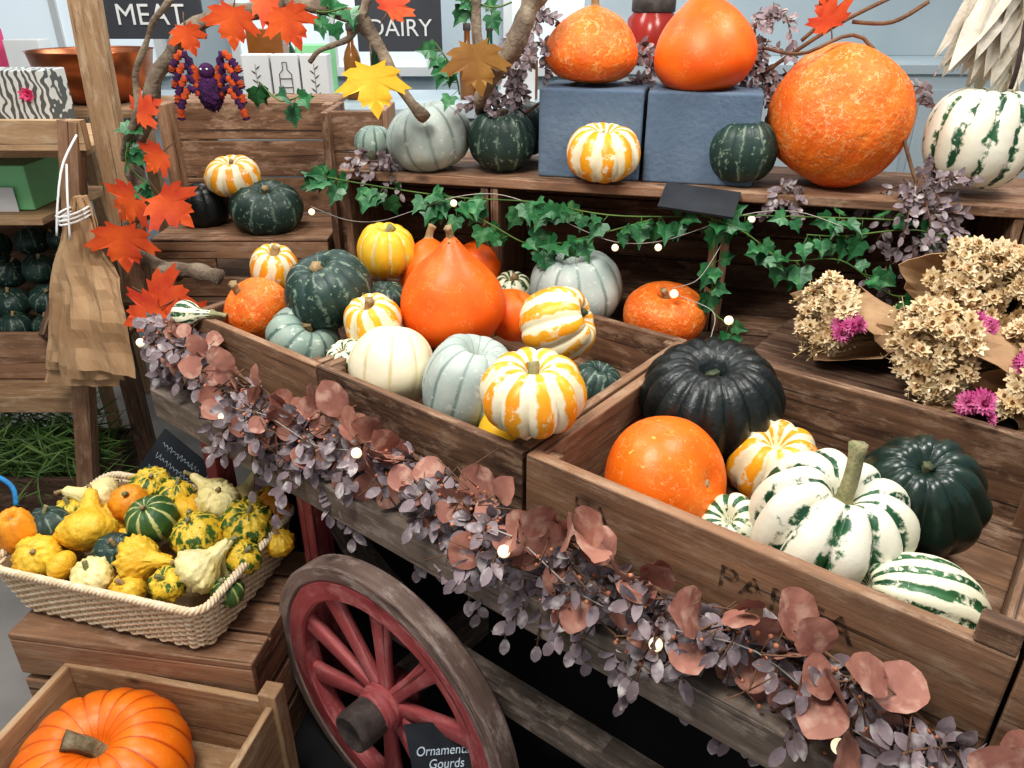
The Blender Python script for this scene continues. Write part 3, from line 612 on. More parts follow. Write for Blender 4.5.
for i in range(340):
    p=gpt(U(-1.64,.24))+(-EW*U(.02,.08)+Z*U(-.08,.04)+ES*U(-.02,.02))
    bmesh.ops.create_icosphere(ber,subdivisions=1,radius=U(.002,.0045),matrix=Matrix.Translation(p))
    if i%2==0: tube(stem,[p,p+rv()*.03,p+rv()*.05],.0012,4)
pin(meshob('stem',stem,M['twig']),gar); pin(meshob('copper_leaves',cop,M['copperleaf']),gar); pin(meshob('mauve_leaves',lav,M['lavleaf']),gar); pin(meshob('berries',ber,M['berry'],kind='stuff'),gar)
# ---- fairy lights
def lights(label,path,bulbs,n=60,r=.0012):
    e=empty('string_light',path[0],label=label,cat='string lights')
    bm=bmesh.new(); tube(bm,catmull(path,n),r,5); pin(meshob('wire',bm,M['wire']),e)
    for b,rr in bulbs:
        bm=bmesh.new(); bmesh.ops.create_uvsphere(bm,u_segments=16,v_segments=10,radius=rr)
        o=meshob('bulb',bm,M['bulb']); o.location=b; pin(o,e)
    return e
fp=[gpt(s)+(-EW*.06)+Z*.02*math.sin(s*20) for s in [-1.64+.12*i for i in range(16)]]
lights('pale wire of small round warm bulbs woven through the garland',fp,[(fp[i]+(-EW*.02)+Z*(-.015 if i%2 else .01),.0095) for i in (0,3,6,9,11,13,14,15)])
sp=[qm(q,1.785+.02*math.sin(q*11),1.12+.045*math.sin(q*9)) for q in [-1.0+.1*i for i in range(14)]]
lights('pale wire of small warm bulbs looped along the shelf front',sp,[(sp[i]-Z*.014,.0085) for i in (0,2,4,6,8,9,11)])
cp=[qm(.05,1.80,1.10),qm(.0,1.72,1.02),V((.37,1.68,.985)),V((.45,1.62,.96)),V((.44,1.56,.93)),V((.42,1.52,.93))]
lights('pale wire with warm bulbs trailing beside an orange squash',cp,[(V((.47,1.55,.965)),.010),(V((.37,1.66,.985)),.010)])
# ---- upper mauve garland + twigs
ug=empty('leaf_garland',qm(.3,2.0,1.2),label='mauve leaf and berry garland trailing over the shelf',cat='garland')
stem=bmesh.new(); lav=bmesh.new()
def cluster(c,n,L,sp=.05,dn=-.3):
    for i in range(n):
        d=(rv()+V((0,-.4,dn))).normalized(); sprig(stem,lav,V(c)+rv()*sp*.5,d,L*U(.6,1.2),random.randint(9,15),.022,.013)
for c,n,L in (((.59,1.99,1.50),11,.09),((.62,1.96,1.42),9,.08),((.61,2.0,1.56),8,.08),((.88,1.70,1.24),12,.10),((.93,1.66,1.18),12,.10),((.90,1.66,1.10),9,.09),((.86,1.66,1.04),6,.08),((.95,1.74,1.30),6,.08),((.97,1.84,1.38),6,.08),((-.06,2.02,1.38),8,.08),((.02,2.02,1.42),7,.07),((.06,2.0,1.48),7,.07),((.05,2.0,1.56),7,.07),((-.33,1.98,1.22),8,.06),((.33,2.06,1.47),6,.07),((.32,2.04,1.40),6,.06),((.62,1.75,1.19),6,.05)):
    cluster(c,n,L)
tube(stem,catmull([qm(-.6,2.0,1.22),qm(-.35,1.95,1.4),qm(0,2.15,1.48),qm(.15,1.9,1.48),qm(.3,1.95,1.5),qm(.45,1.84,1.2),qm(.55,1.8,1.1)],40),.004,6)
for a,b,c in ((( .58,1.95,1.42),(.72,1.9,1.53),(.86,1.9,1.60)),((.66,1.92,1.5),(.70,1.9,1.56),(.66,1.9,1.64)),((.76,1.9,1.54),(.84,1.88,1.54),(.92,1.9,1.58))):
    tube(stem,catmull([a,b,c],10),.005,6)
pin(meshob('stem',stem,M['twig']),ug); pin(meshob('mauve_leaves',lav,M['lavleaf']),ug)
# ---- ivy
def ivyg(label,paths,dens=38,L=(.028,.052)):
    e=empty('ivy_garland',paths[0][0],label=label,cat='ivy'); st=bmesh.new(); lf=bmesh.new()
    for pth in paths:
        cl=catmull(pth,40); tube(st,cl,.002,5); ln=sum((cl[i+1]-cl[i]).length for i in range(40))
        for i in range(int(ln*dens)):
            p=cl[random.randint(0,39)]; d=(rv()*.8+V((0,-.3,-.5))).normalized(); q=p+d*U(.01,.03)
            tube(st,[p,q],.001,4)
            pleaf(lf,q,(d+V((U(-.5,.5),0,-.2))),VIEW+rv()*.35,U(*L),IVY)
    pin(meshob('stem',st,M['grass']),e); pin(meshob('ivy_leaves',lf,M['ivy'],smooth=False),e)
ivyg('green ivy garland trailing along the front of the plank shelf',[
 [qm(-.98,1.80,1.185),qm(-.8,1.80,1.165),qm(-.6,1.80,1.15),qm(-.4,1.80,1.15),qm(-.2,1.8,1.13),qm(.1,1.8,1.15),qm(.4,1.8,1.16)],
 [qm(-.66,1.79,1.15),qm(-.52,1.78,1.10),qm(-.40,1.78,1.05),qm(-.27,1.78,1.08),qm(-.12,1.79,1.13)],
 [qm(-.05,1.79,1.16),qm(.08,1.78,1.12),qm(.18,1.78,1.06),qm(.3,1.77,1.07),qm(.42,1.77,1.0),qm(.5,1.75,1.03)],
 [qm(.02,1.79,1.14),qm(.03,1.77,1.02),qm(.04,1.76,.93),qm(.10,1.74,.90)],
 [qm(.6,1.80,1.10),qm(.45,1.8,1.14),qm(.3,1.79,1.12),qm(.22,1.78,1.12)]],46,(.032,.062))
ivyg('green ivy wound around the twisted branch',[
 [V((-.94,2.02,1.30)),V((-.98,2.0,1.22)),V((-.93,2.0,1.15))],[V((-.5,1.92,1.58)),V((-.42,1.89,1.56)),V((-.36,1.87,1.57))],[V((-.17,1.86,1.50)),V((-.13,1.86,1.44)),V((-.12,1.87,1.39))],[V((-.60,1.95,1.41)),V((-.55,1.93,1.37)),V((-.50,1.93,1.38))],[V((-.10,1.86,1.585)),V((-.04,1.85,1.57)),V((0,1.85,1.58))]],60,(.03,.052))
# ---- twisted branches
def branch(label,paths):
    e=empty('twisted_branch',paths[0][0][0],label=label,cat='branch'); bm=bmesh.new()
    for p,r0,r1 in paths:
        n=90; c=catmull(p,n)
        c=[q+V((noise.noise(q*9),noise.noise(q*9+V((5,5,5))),noise.noise(q*9+V((9,1,3)))))*.022 for q in c]
        tube(bm,c,[(r0+(r1-r0)*i/n)*(1+.5*noise.noise(q*26)) for i,q in enumerate(c)],12,.12,3)
    pin(meshob('branch_wood',bm,M['branch']),e); return e
branch('gnarled twisted branch arching above the display',[
 ([(-.90,1.98,.93),(-1.04,2.06,.97),(-1.06,2.08,1.02),(-.97,2.05,1.10),(-.99,2.06,1.2),(-.92,2.04,1.30),(-.86,2.02,1.42),(-.73,1.99,1.53),(-.58,1.95,1.565),(-.38,1.90,1.565),(-.30,1.88,1.49),(-.24,1.87,1.37),(-.20,1.90,1.34)],.022,.013),
 ([(-1.0,2.05,1.22),(-.93,2.0,1.32),(-.90,2.0,1.45),(-.80,1.99,1.58),(-.70,1.98,1.70)],.009,.006),
 ([(-.3,1.9,1.62),(-.33,1.88,1.55),(-.40,1.88,1.50),(-.46,1.9,1.46)],.009,.005)])
branch('pale curving branch rising from the shelf',[
 ([(-.08,2.10,1.20),(-.08,2.02,1.33),(-.05,1.90,1.41),(-.02,1.86,1.47),(.03,1.85,1.54),(.08,1.86,1.64)],.014,.023),
 ([(-.03,1.86,1.45),(-.07,1.85,1.50),(-.08,1.85,1.60)],.012,.010)])
branch('cut end of a branch lying by the crate',[([(-.93,1.96,.945),(-.83,1.93,.955),(-.76,1.90,.955)],.022,.018)])
# ---- maple leaves
ML=[((-.31,1.83,1.455),(.05,0,-1),.115,'leaf_yel','bright yellow maple leaf hanging from the branch'),
((-.08,1.79,1.50),(.1,0,-1),.11,'leaf_brn','golden brown maple leaf on the branch'),
((-.62,1.91,1.57),(-.2,0,-1),.095,'leaf_red','red maple leaf on the arching branch'),
((-.50,1.88,1.57),(.3,0,-1),.095,'leaf_red','orange-red maple leaf on the arching branch'),
((-.56,1.90,1.60),(.8,0,-.4),.09,'leaf_red','red maple leaf pointing along the arching branch'),
((-.90,1.97,1.14),(.5,0,-.6),.115,'leaf_red','orange maple leaf on the twisted branch'),
((-.96,1.98,1.14),(-.6,0,-.6),.11,'leaf_red','orange maple leaf beside another on the branch'),
((-1.01,1.96,1.06),(-.1,0,-1),.13,'leaf_red','dark orange maple leaf hanging low on the branch'),
((-.93,1.86,.91),(.9,-.1,-.2),.13,'leaf_red','red-orange maple leaf lying at the crate end'),
((-.90,1.84,.88),(-.7,-.1,-.3),.11,'leaf_red','red-orange maple leaf hanging at the crate end'),
((-.83,1.84,.87),(.6,-.1,-.7),.11,'leaf_red','red maple leaf drooping at the crate end'),
((-.93,2.0,1.33),(.6,0,.3),.08,'leaf_red','small orange maple leaf on the twisted branch'),
((-.27,1.85,1.56),(.4,0,.5),.08,'leaf_red','orange maple leaf on top of the branch'),
((-.88,2.0,1.24),(-.6,0,-.5),.08,'leaf_red','small red leaf on the twisted branch'),
((.70,1.86,1.53),(-.3,0,.6),.08,'leaf_red','orange maple leaf by the shelf twigs'),
((-.76,1.97,1.53),(.2,0,-1),.07,'leaf_red','small orange leaf on the branch')]
for p,d,L,mt,lb in ML:
    bm=bmesh.new(); d=V(d); pleaf(bm,V((0,0,0)),d,V((U(-.3,.3),-1,.35)),L,MAPLE,U(.0,.25),cup=U(.05,.25))
    ob=meshob('maple_leaf',bm,M[mt],smooth=True,label=lb,cat='leaf'); ob.location=p
    bm=bmesh.new(); tube(bm,[V((0,0,0)),-d.normalized()*L*.25+V((0,.01,.0)),-d.normalized()*L*.4+V((0,.02,0))],.0015,5); meshob('stalk',bm,M['twig'],parent=ob)
# ---- spider ornament
sp0=empty('spider_ornament',(-.71,1.93,1.39),label='purple felt spider with orange striped legs on the branch',cat='ornament')
bm=bmesh.new(); bmesh.ops.create_uvsphere(bm,u_segments=48,v_segments=36,radius=1,matrix=Matrix.Diagonal((.028,.022,.042,1))); 
for v in bm.verts: v.co*=1+.3*noise.noise(v.co*400)
meshob('body',bm,M['purple'],parent=sp0)
bm=bmesh.new(); bmesh.ops.create_uvsphere(bm,u_segments=20,v_segments=12,radius=.018,matrix=Matrix.Translation((0,-.004,.046))); meshob('head',bm,M['purple'],parent=sp0)
for sx in (-1,1):
    bm=bmesh.new(); bmesh.ops.create_uvsphere(bm,u_segments=12,v_segments=8,radius=.0025,matrix=Matrix.Translation((sx*.007,-.021,.051))); meshob('eye',bm,M['white'],parent=sp0)
    for k in range(4):
        a=-.75+k*.5; bm=bmesh.new()
        pts=catmull([(sx*.02,0,.025-.012*k),(sx*.045,-.01,.03+a*-.05+.015),(sx*.070,-.012,.015-a*.06),(sx*.078,-.008,-.01-a*.07)],22)
        tube(bm,pts,[.0105 if i%2 else .006 for i in range(23)],8)
        for i,f in enumerate(bm.faces): f.material_index=1 if (i//32)%2 else 0
        meshob('leg',bm,[M['orangefelt'],M['purple']],parent=sp0)
# ---------------------------------------------------------------- dried bouquets
boxes('wooden_crate',[(-.55,.40,1.43,1.448,.843,.885),(-.55,.40,1.782,1.80,.843,.885),(-.55,-.532,1.448,1.782,.843,.885),(.382,.40,1.448,1.782,.843,.885)]+[(-.55,.40,1.43+i*.0745,1.43+i*.0745+.073,.886,.896) for i in range(5)],M['crate_d'],rz=ROT_C,label='upturned dark crate under the dried flower bouquets',cat='crate')
def bloom(bm,c,d,r,n=9,cup=-.45,k='ov',wf_=.5,mi=0):
    d=d.normalized(); a=d.cross(V((.3,.2,.9))).normalized(); b=d.cross(a)
    for ringi,(kk,op,l) in enumerate(((n,.95,1),(n-2,.70,.85),(n-4,.35,.6))):
        for i in range(kk):
            an=i/kk*math.tau+ringi*.6; o=a*math.cos(an)+b*math.sin(an)
            leaf(bm,c,d*(1-op)+o*op,d,r*l*U(.85,1.15),r*wf_,k,cup,.35,3,mi=mi)
def bouquet(label,base,head,spread,nb,mag=None,paper=.13):
    base=V(base);head=V(head);d=(head-base).normalized();L=(head-base).length
    e=empty('dried_flower_bouquet',base,label=label,cat='bouquet')
    a=d.cross(Z).normalized(); b=a.cross(d)
    bm=bmesh.new(); n=40; rows=[]; sd=V((base.x*9,2,1))
    for j in range(9):
        t=j/8; r=.020+(paper-.020)*t**.8
        rows.append([bm.verts.new(base-d*.03+d*(L*1.0)*t+(a*math.cos(k/n*math.tau)+b*.62*math.sin(k/n*math.tau))*r*(1+.16*noise.noise(V((k*.35,j*.3,0))+sd)*t)+d*(.05*math.sin(k/n*math.tau*3+1)+.010*math.sin(k*1.7))*t*t) for k in range(n)])
    for j in range(8):
        for k in range(n): bm.faces.new((rows[j][k],rows[j][(k+1)%n],rows[j+1][(k+1)%n],rows[j+1][k]))
    ob=meshob('paper_wrap',bm,M['kraft'],smooth=False); md=ob.modifiers.new('s','SOLIDIFY'); md.thickness=.0015; pin(ob,e)
    st=bmesh.new(); bl=bmesh.new(); mg=bmesh.new()
    for i in range(nb):
        o=a*U(-1,1)+b*U(-.8,.9)
        if o.length>1: o.normalize()
        c=head+o*spread+d*U(-.03,.05)*(1.3-o.length)+V((0,0,.01))
        tube(st,[base,c],.0012,4)
        bd=d*.4+o*.5+rv()*.4+V((0,-.8,.7))
        bloom(bl,c+V((0,-.01,.01)),bd,U(.013,.022),random.choice((8,9,10)),-.22,'round',.52)
        for q in range(5): leaf(bl,c+V((0,-.012,.012)),bd+rv()*.5,VIEW,.007,.004,'ov',0,.2,2,mi=1)
    for i in range(nb):
        o=rv(); o.normalize(); c=head+(a*o.x+b*o.y*.8)*spread*1.08+d*U(-.05,.05)
        p1=c+(d*.5+o).normalized()*U(.02,.045); tube(st,[c,p1],.0009,4)
        for q in range(4): leaf(bl,c.lerp(p1,q/4),d+rv()*.8,rv(),.009,.004,'lance',.2,.2,2)
    pin(meshob('stems',st,M['drystem']),e); pin(meshob('dried_blooms',bl,[M['dried'],M['berry']]),e)
    if mag:
        for i in range(12): 
            bloom(mg,V(mag)+rv()*.020,V((U(-.5,.5),-.6,.5))+rv()*.3,U(.014,.022),14,-.1,'lance',.35)
        pin(meshob('magenta_blooms',mg,M['magenta']),e)
    else: mg.free()
bouquet('bunch of dried beige flowers with magenta bloom in kraft paper',(.87,1.52,.945),(.655,1.50,.985),.078,85,(.665,1.405,1.005),.115)
bouquet('bunch of dried straw flowers in kraft paper lying lowest',(1.04,1.36,.95),(.78,1.30,.995),.090,95,None,.135)
bouquet('bunch of dried beige flowers with magenta head in kraft paper',(1.13,1.62,.975),(.92,1.44,1.07),.090,95,(.865,1.30,1.05),.14)
bouquet('bunch of dried flowers in kraft paper at the display edge',(1.14,1.38,.94),(.96,1.24,.99),.085,80,(.885,1.19,1.03),.13)
bouquet('kraft paper bunch with pink dried flowers over the crate back',(1.06,1.22,.94),(.87,1.14,.97),.05,26,(.775,1.125,.985),.095)
# husk bundle
bm=bmesh.new()
for i in range(60):
    leaf(bm,V((1.03,1.74,1.72))+rv()*.015,V((U(-.50,.15),U(-.1,.15),-1)),VIEW+rv()*.4,U(.22,.33),U(.035,.08),'lance',U(-.12,.12),.3,8,wav=.012)
hk=meshob('corn_husk_bundle',bm,M['husk'],label='bundle of pale dried corn husks hanging upside down',cat='dried husks')
bm=bmesh.new(); tube(bm,[(1.03+.045*math.cos(k*.52),1.74+.045*math.sin(k*.52),1.66) for k in range(13)],.006,6); tube(bm,catmull([(1.0,1.69,1.66),(.975,1.62,1.58),(.98,1.61,1.48),(.985,1.62,1.43)],10),.005,6); meshob('dark_cord',bm,M['iron'],parent=hk)
# ---------------------------------------------------------------- basket
BA=math.radians(-15.5); bc=V((-.822,1.398,0)); bx=V((math.cos(BA),math.sin(BA),0)); by=V((-math.sin(BA),math.cos(BA),0))
def bp(t,hx,hy,r=.035):
    """rounded rectangle perimeter 0..1"""
    segs=[(2*(hx-r),0),(math.pi*r/2,1),(2*(hy-r),2),(math.pi*r/2,3),(2*(hx-r),4),(math.pi*r/2,5),(2*(hy-r),6),(math.pi*r/2,7)]
    tot=sum(s[0] for s in segs); l=(t%1)*tot
    cs=[(hx-r,-hy+r),(hx-r,hy-r),(-hx+r,hy-r),(-hx+r,-hy+r)]
    for ln,i in segs:
        if l<=ln: break
        l-=ln
    k=i//2
    if i%2==0:
        st=[(-hx+r,-hy),(hx,-hy+r),(hx-r,hy),(-hx,hy-r)][k]; dr=[(1,0),(0,1),(-1,0),(0,-1)][k]; nm=[(0,-1),(1,0),(0,1),(-1,0)][k]
        return (st[0]+dr[0]*l,st[1]+dr[1]*l),nm
    a=-math.pi/2+k*math.pi/2+l/r; c=cs[k]; return (c[0]+r*math.cos(a),c[1]+r*math.sin(a)),(math.cos(a),math.sin(a))
bk=empty('wicker_basket',bc+Z*.372,label='shallow pale wicker basket filled with small ornamental gourds',cat='basket')
NS=84; wv=bmesh.new(); rowsN=15; HX,HY=.238,.160
for j in range(rowsN):
    z=.380+j*.0082; tf=j/rowsN; hx=HX+.026*tf; hy=HY+.024*tf; pts=[]
    for i in range(NS*4+1):
        (x,y),(nx,ny)=bp(i/(NS*4),hx,hy); o=.0048*math.sin(i/4*math.pi+(j%2)*math.pi)
        pts.append(bc+bx*(x+nx*o)+by*(y+ny*o)+Z*z)
    tube(wv,pts,.0040,6,cap=False)
for i in range(NS):
    pts=[]
    for j in range(4):
        tf=j/3;(x,y),_=bp((i+.5)/NS,HX+.026*tf,HY+.024*tf); pts.append(bc+bx*x+by*y+Z*(.376+.128*tf))
    tube(wv,pts,.0025,5)
pin(meshob('woven_wall',wv,M['wicker']),bk)
rm=bmesh.new()
for ph in range(3):
    pts=[]
    for i in range(NS*5+1):
        t=i/(NS*5);(x,y),(nx,ny)=bp(t,HX+.029,HY+.027); a=t*math.tau*60+ph*math.tau/3
        pts.append(bc+bx*(x+nx*.0055*math.cos(a))+by*(y+ny*.0055*math.cos(a))+Z*(.505+.0055*math.sin(a)))
    tube(rm,pts,.0042,6,cap=False)
pin(meshob('braided_rim',rm,M['wicker']),bk)
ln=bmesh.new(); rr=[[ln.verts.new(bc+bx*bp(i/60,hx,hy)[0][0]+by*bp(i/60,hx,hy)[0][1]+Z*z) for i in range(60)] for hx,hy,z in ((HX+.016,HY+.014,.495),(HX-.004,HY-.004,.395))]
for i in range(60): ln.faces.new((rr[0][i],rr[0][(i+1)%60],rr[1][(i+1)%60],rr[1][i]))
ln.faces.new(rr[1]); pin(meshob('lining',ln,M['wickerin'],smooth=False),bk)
# crates under basket
a=math.radians(-9)
L=[]
for r in range(3): L+=[(0,.56,0,.016,.01+r*.12,.11+r*.12),(0,.56,.344,.36,.01+r*.12,.11+r*.12),(0,.016,.016,.344,.01+r*.12,.11+r*.12),(.544,.56,.016,.344,.01+r*.12,.11+r*.12)]
L+=[(0,.56,i*.092,i*.092+.084,.351,.366) for i in range(4)]
L+=[(x,x+.03,y,y+.03,0,.35) for x in (.016,.514) for y in (.016,.314)]
boxes('wooden_crate',L,M['crate_m'],loc=(-1.09,1.235,0),rz=a,label='slatted light wooden crate standing under the wicker basket',cat='crate')
a=math.radians(-12)
L=[(0,.50,0,.016,.02,.30),(0,.50,.384,.40,.02,.30),(0,.016,.016,.384,.02,.30),(.484,.50,.016,.384,.02,.30),(.47,.51,.375,.415,0,.33),(.47,.51,-.01,.03,0,.33)]
L+=[(.016,.484,.016+i*.0925,.016+i*.0925+.09,.125,.137) for i in range(4)]
boxes('wooden_tray',L,M['crate_l'],loc=(-1.055,.835,0),rz=a,label='open light wooden crate holding the big orange pumpkin',cat='crate')
# greens
bm=bmesh.new()
for i in range(1000):
    p=V((U(-1.80,-1.34),U(2.05,2.3),U(.12,.36))); leaf(bm,p,V((U(-1,1),U(-.6,.2),U(-.3,.8))),VIEW+rv()*.5,U(.06,.16),.005,'lance',U(.2,.8),.2,4)
meshob('leafy_greens',bm,M['grass'],label='heap of fresh green leafy stalks below the rack',cat='greens',kind='stuff')
boxes('wooden_crate',[(-1.85,-1.33,2.04,2.058,.0,.22),(-1.85,-1.33,2.35,2.368,0,.22),(-1.85,-1.832,2.058,2.35,0,.22),(-1.348,-1.33,2.058,2.35,0,.22),(-1.83,-1.35,2.058,2.35,.1,.112)],M['crate_d'],label='low dark crate filled with greens',cat='crate')
bm=bmesh.new(); tube(bm,catmull([(-1.10,1.40,.585),(-1.11,1.42,.62),(-1.15,1.43,.64),(-1.20,1.44,.60),(-1.25,1.45,.56)],16),.005,8,.15,3)
meshob('blue_rope',bm,M['bluerope'],label='short length of bright blue rope',cat='rope')
# ---------------------------------------------------------------- chalk signs
def sign(label,loc,x,y,w,h,body=None,size=.03,strokes=False):
    fr=frame(x,V(y)-V(x).normalized()*V(y).dot(V(x).normalized())); bm=bmesh.new(); add_box(bm,(0,0,0),(w/2,h/2,.003))
    ob=meshob('chalk_sign',bm,M['chalk'],smooth=False,label=label,cat='sign'); ob.matrix_world=Matrix.Translation(loc)@fr.to_4x4()
    if body: textob(body,size,M['chalkw'],V(loc)+fr@V((0,0,.004)),fr,ob,shear=.35)
    if strokes:
        bm=bmesh.new()
        for r in range(3):
            n=60; pts=[V((-w*.38+w*.76*i/n,h*.26-r*h*.26+.009*math.sin(i*1.1+r)*(1 if (i//9+r)%2 else .45)+.003*math.sin(i*2.3),.004)) for i in range(n+1)]
            tube(bm,pts,.0009,4)
        meshob('chalk_writing',bm,M['chalkw'],parent=ob)
sign('small black chalk sign reading Ornamental Gourds beside the wheel',(-.128,.99,.296),(.93,-.20,.36),(-.30,.55,.8),.15,.13,'Ornamental\nGourds',.025)
sign('small black chalk sign with white handwriting under the garland',(-.97,1.86,.38),(.75,-.35,-.45),(.25,.4,.9),.18,.15,strokes=True)
# ---------------------------------------------------------------- background
def struct(name,lst,mat):
    return boxes(name,lst,mat,bev=0,kind='structure')
M['floor']=smat('concrete_floor',(.20,.19,.18),(.27,.255,.24),4,.7,.1)
M['wall']=smat('pale_blue_grey_wall',(.40,.48,.52),(.48,.56,.60),1.5,.6,.02)
M['pane']=smat('bright_window_pane',(.72,.80,.84),(.68,.77,.82),1,.2,0,emit=.35)
M['counter']=smat('pale_grey_panel',(.40,.48,.52),(.48,.56,.59),2,.5,.02)
struct('floor',[(-6,6,-2,6,-.05,0)],M['floor'])
struct('wall_back',[(-6,6,5.0,5.1,0,3.2)],M['wall'])
struct('wall_left',[(-4.0,-3.9,-2,5,0,3.2)],M['wall'])
struct('wall_right',[(4.5,4.6,-2,5,0,3.2)],M['wall'])
for i,x in enumerate((-3.2,-1.6,0,1.3,2.6)):
    struct('window_%d'%(i+1),[(x,x+1.1,4.96,4.99,1.2,2.6)],M['pane'])
    struct('trim_%d'%(i+1),[(x-.05,x,4.93,4.99,1.15,2.65),(x+1.1,x+1.15,4.93,4.99,1.15,2.65),(x,x+1.1,4.93,4.99,1.15,1.2),(x+.53,x+.57,4.94,4.97,1.2,2.6)],M['white'])
boxes('display_cabinet',[(.35,3.2,3.6,4.2,0,1.28),(.33,3.22,3.58,4.22,1.28,1.32)]+[(.4+i*.7,.4+i*.7+.66,3.585,3.6,.1,1.22) for i in range(4)]+[(.35,3.2,4.1,4.15,1.32,1.9)],M['counter'],label='pale grey-blue panelled cabinet across the hall',cat='cabinet')
boxes('shop_counter',[(-2.6,.2,3.45,4.1,0,1.12),(-2.62,.22,3.42,4.13,1.12,1.16)],M['counter'],label='pale shop counter behind the stall',cat='counter')
for i,(x,z,h,mt) in enumerate(((-2.35,1.16,.30,'pink'),(-2.15,1.16,.26,'white'),(-1.12,1.16,.30,'amber'),(-.92,1.16,.24,'green'),(-.05,1.16,.22,'white'))):
    boxes('product_box',[(x,x+.15,3.55,3.65,z+.001,z+h)],M[mt],label='upright packaged product on the shop counter',cat='box',group='products on the shop counter')
def jar(name,x,y,z,s,lb,mt,prof,lid,group=None):
    bm=bmesh.new(); lathe(bm,[(r*s,h*s) for r,h in prof],Matrix.Identity(3),(0,0,0),28)
    ob=meshob(name,bm,M[mt],label=lb,cat=name.replace('_',' '),group=group); ob.location=(x,y,z)
    bm=bmesh.new(); lathe(bm,[(r*s,h*s) for r,h in lid],Matrix.Identity(3),(0,0,0),28); meshob('lid',bm,M['iron'],parent=ob)
jar('glass_jar',.62,3.75,1.321,1.9,'red glass jar with dark lid on the far cabinet','redglass',[(0,0),(.05,0),(.058,.01),(.058,.09),(.045,.105),(.045,.11)],[(.048,.105),(.050,.108),(.050,.13),(.045,.135),(0,.135)])
for k,x in enumerate((-1.0+.0,-.72,-.60,-.20,-.10,.08)):
    jar('glass_bottle',x,3.75,1.161,1.0,'tall glass bottle with dark cap on the shop counter',('dkglass','amber')[k%2],[(0,0),(.034,0),(.038,.008),(.038,.17),(.03,.20),(.014,.23),(.013,.30)],[(.015,.285),(.017,.287),(.017,.315),(0,.316)],'bottles on the shop counter')
M['signgrey']=smat('dark_grey_board',(.040,.045,.055),(.055,.06,.07),3,.6,0)
def bsign(body,x0,x1,z0,z1,y,tx,tz,size,label):
    ob=boxes('hanging_sign',[(x0,x1,y,y+.02,z0,z1)],M['signgrey'],label=label,cat='sign')
    textob(body,size,M['white'],V((tx,y-.003,tz)),frame((1,0,0),(0,0,1)),ob)
bsign('MEAT',-1.66,-1.235,1.43,1.75,3.4,-1.44,1.515,.11,'dark hanging sign with white capitals reading MEAT')
bsign('DAIRY',-.66,-.30,1.37,1.75,3.6,-.475,1.46,.095,'dark hanging sign with white capitals reading DAIRY')
for i,x in enumerate((-.97,-.865,-.76)):
    ob=boxes('gift_box',[(x,x+.098,2.98,3.05,1.165,1.40)],M['white'],label='white card gift box with a dark botanical print',cat='box',group='printed gift boxes')
    bm=bmesh.new(); cx=x+.049
    if i==1:      # drawn bottle
        o=[(-.022,1.27),(.022,1.27),(.022,1.335),(.008,1.35),(.008,1.375),(-.008,1.375),(-.008,1.35),(-.022,1.335),(-.022,1.27)]
        tube(bm,[(cx+a,2.978,zz) for a,zz in o],.0015,4); tube(bm,[(cx-.02,2.978,1.29),(cx+.02,2.978,1.29)],.0015,4); tube(bm,[(cx-.02,2.978,1.32),(cx+.02,2.978,1.32)],.0015,4)
    else:
        tube(bm,[(cx,2.978,1.25),(cx,2.978,1.37)],.0008,4)
        for k in range(7): leaf(bm,V((cx,2.978,1.26+k*.015)),V(((-1)**k,0,.8)),V((0,-1,0)),.022,.005,'lance',0,0,4)
    tube(bm,[(cx-.02,2.978,1.19),(cx+.02,2.978,1.19),(cx+.02,2.978,1.235),(cx-.02,2.978,1.235),(cx-.02,2.978,1.19)],.001,4)
    pin(meshob('printed_motif',bm,M['iron']),ob)
boxes('back_shelf',[(-1.2,-.5,2.95,3.2,1.14,1.163),(-1.2,-1.17,2.97,3.18,0,1.14),(-.53,-.5,2.97,3.18,0,1.14)],M['crate_l'],label='light wooden stand carrying gift boxes',cat='shelf')
mz,nt,b=newmat('zebra_print'); tc=nd(nt,'ShaderNodeTexCoord')
wvn=nd(nt,'ShaderNodeTexWave',{'Vector':tc.outputs['Object'],'Scale':16.0,'Distortion':7.0,'Detail':1.0,'Detail Scale':1.5})
nt.links.new(mixc(nt,mr(nt,wvn.outputs['Fac'],.40,.50),(.10,.11,.11),(.62,.64,.62)),b.inputs['Base Color'])
for x0,x1,y in ((-1.95,-1.66,2.5),(-1.62,-1.37,2.42)):
    ob=boxes('patterned_box',[(x0,x1,y,y+.12,1.223,1.395)],mz,label='card box with wavy animal print and pink flower',cat='box')
    bm=bmesh.new(); bloom(bm,V((x1-.06,y-.002,1.33)),V((0,-1,0)),.025,8); pin(meshob('pink_flower_print',bm,M['pink']),ob)
boxes('green_box',[(-1.66,-1.42,2.28,2.5,1.02,1.15)],M['green'],label='light green box with a white card under the rack top',cat='box')
boxes('price_card',[(-1.56,-1.46,2.265,2.268,1.018,1.09)],M['white'],label='white card in front of a green box',cat='card')
boxes('rack_shelf',[(-1.95,-1.36,2.2,2.62,.995,1.017),(-1.95,-1.93,2.2,2.62,.91,.995)],M['crate_l'],label='light wooden shelf board under the green box',cat='shelf')
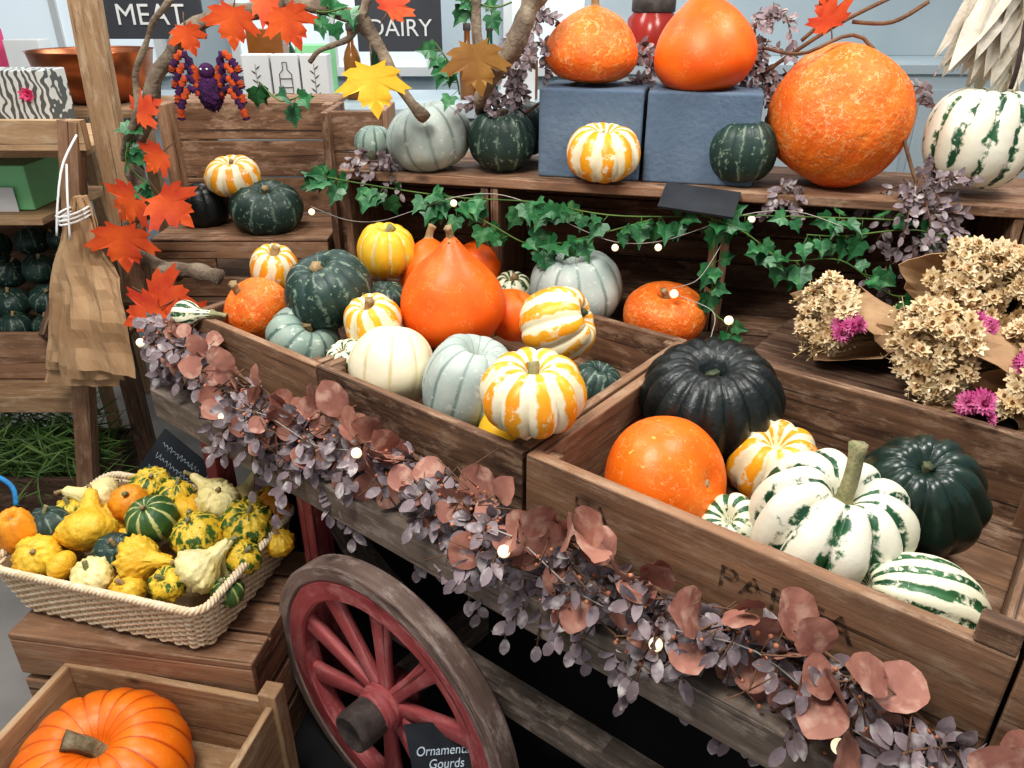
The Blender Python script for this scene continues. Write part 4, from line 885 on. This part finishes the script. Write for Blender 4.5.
bm=bmesh.new(); lathe(bm,[(0,0),(.10,.005),(.16,.05),(.19,.12),(.20,.17),(.205,.172),(.195,.165),(.18,.11),(.15,.05),(.09,.015),(0,.012)],Matrix.Identity(3),(0,0,0),48)
cb=meshob('copper_bowl',bm,M['copper'],label='round polished copper bowl on the counter behind',cat='bowl'); cb.location=(-1.46,2.9,1.25)
boxes('wooden_stool',[(-1.68,-1.22,2.72,3.1,1.22,1.249),(-1.66,-1.62,2.74,2.78,0,1.22),(-1.28,-1.24,2.74,2.78,0,1.22),(-1.66,-1.62,3.04,3.08,0,1.22),(-1.28,-1.24,3.04,3.08,0,1.22)],M['crate_l'],label='tall wooden stand carrying a copper bowl',cat='stand')
# ---------------------------------------------------------------- lights / world / camera
def area(name,loc,tgt,size,e,col=(1,1,1)):
    l=bpy.data.lights.new(name,'AREA'); l.energy=e; l.size=size; l.color=col
    o=bpy.data.objects.new(name,l); COL.objects.link(o); o.location=loc
    o.rotation_euler=(V(tgt)-V(loc)).to_track_quat('-Z','Y').to_euler()
area('ceiling_lamp',(-.6,.5,3.0),(-.2,1.4,.9),.7,48,(1,.965,.91))
area('ceiling_lamp',(1.3,1.2,3.1),(.4,1.5,.9),.7,33,(1,.965,.91))
area('ceiling_lamp',(-1.5,2.6,3.1),(-1.0,2.3,1),.7,24,(1,.97,.92))
area('ceiling_lamp',(0.3,4.0,3.1),(.3,4.2,1),1.6,34)
w=bpy.data.worlds.new('world'); bpy.context.scene.world=w; w.use_nodes=True
bg=w.node_tree.nodes['Background']; bg.inputs[0].default_value=(.96,.97,1,1); bg.inputs[1].default_value=.48
c=bpy.data.cameras.new('camera'); c.lens=770/1024*36; c.sensor_width=36; c.clip_start=.02
cam=bpy.data.objects.new('camera',c); COL.objects.link(cam); cam.location=(0,0,1.6); cam.rotation_euler=(math.radians(63),0,0)
bpy.context.scene.camera=cam
vs=bpy.context.scene.view_settings
vs.view_transform='Standard'
try: vs.look='Medium High Contrast'
except Exception: pass
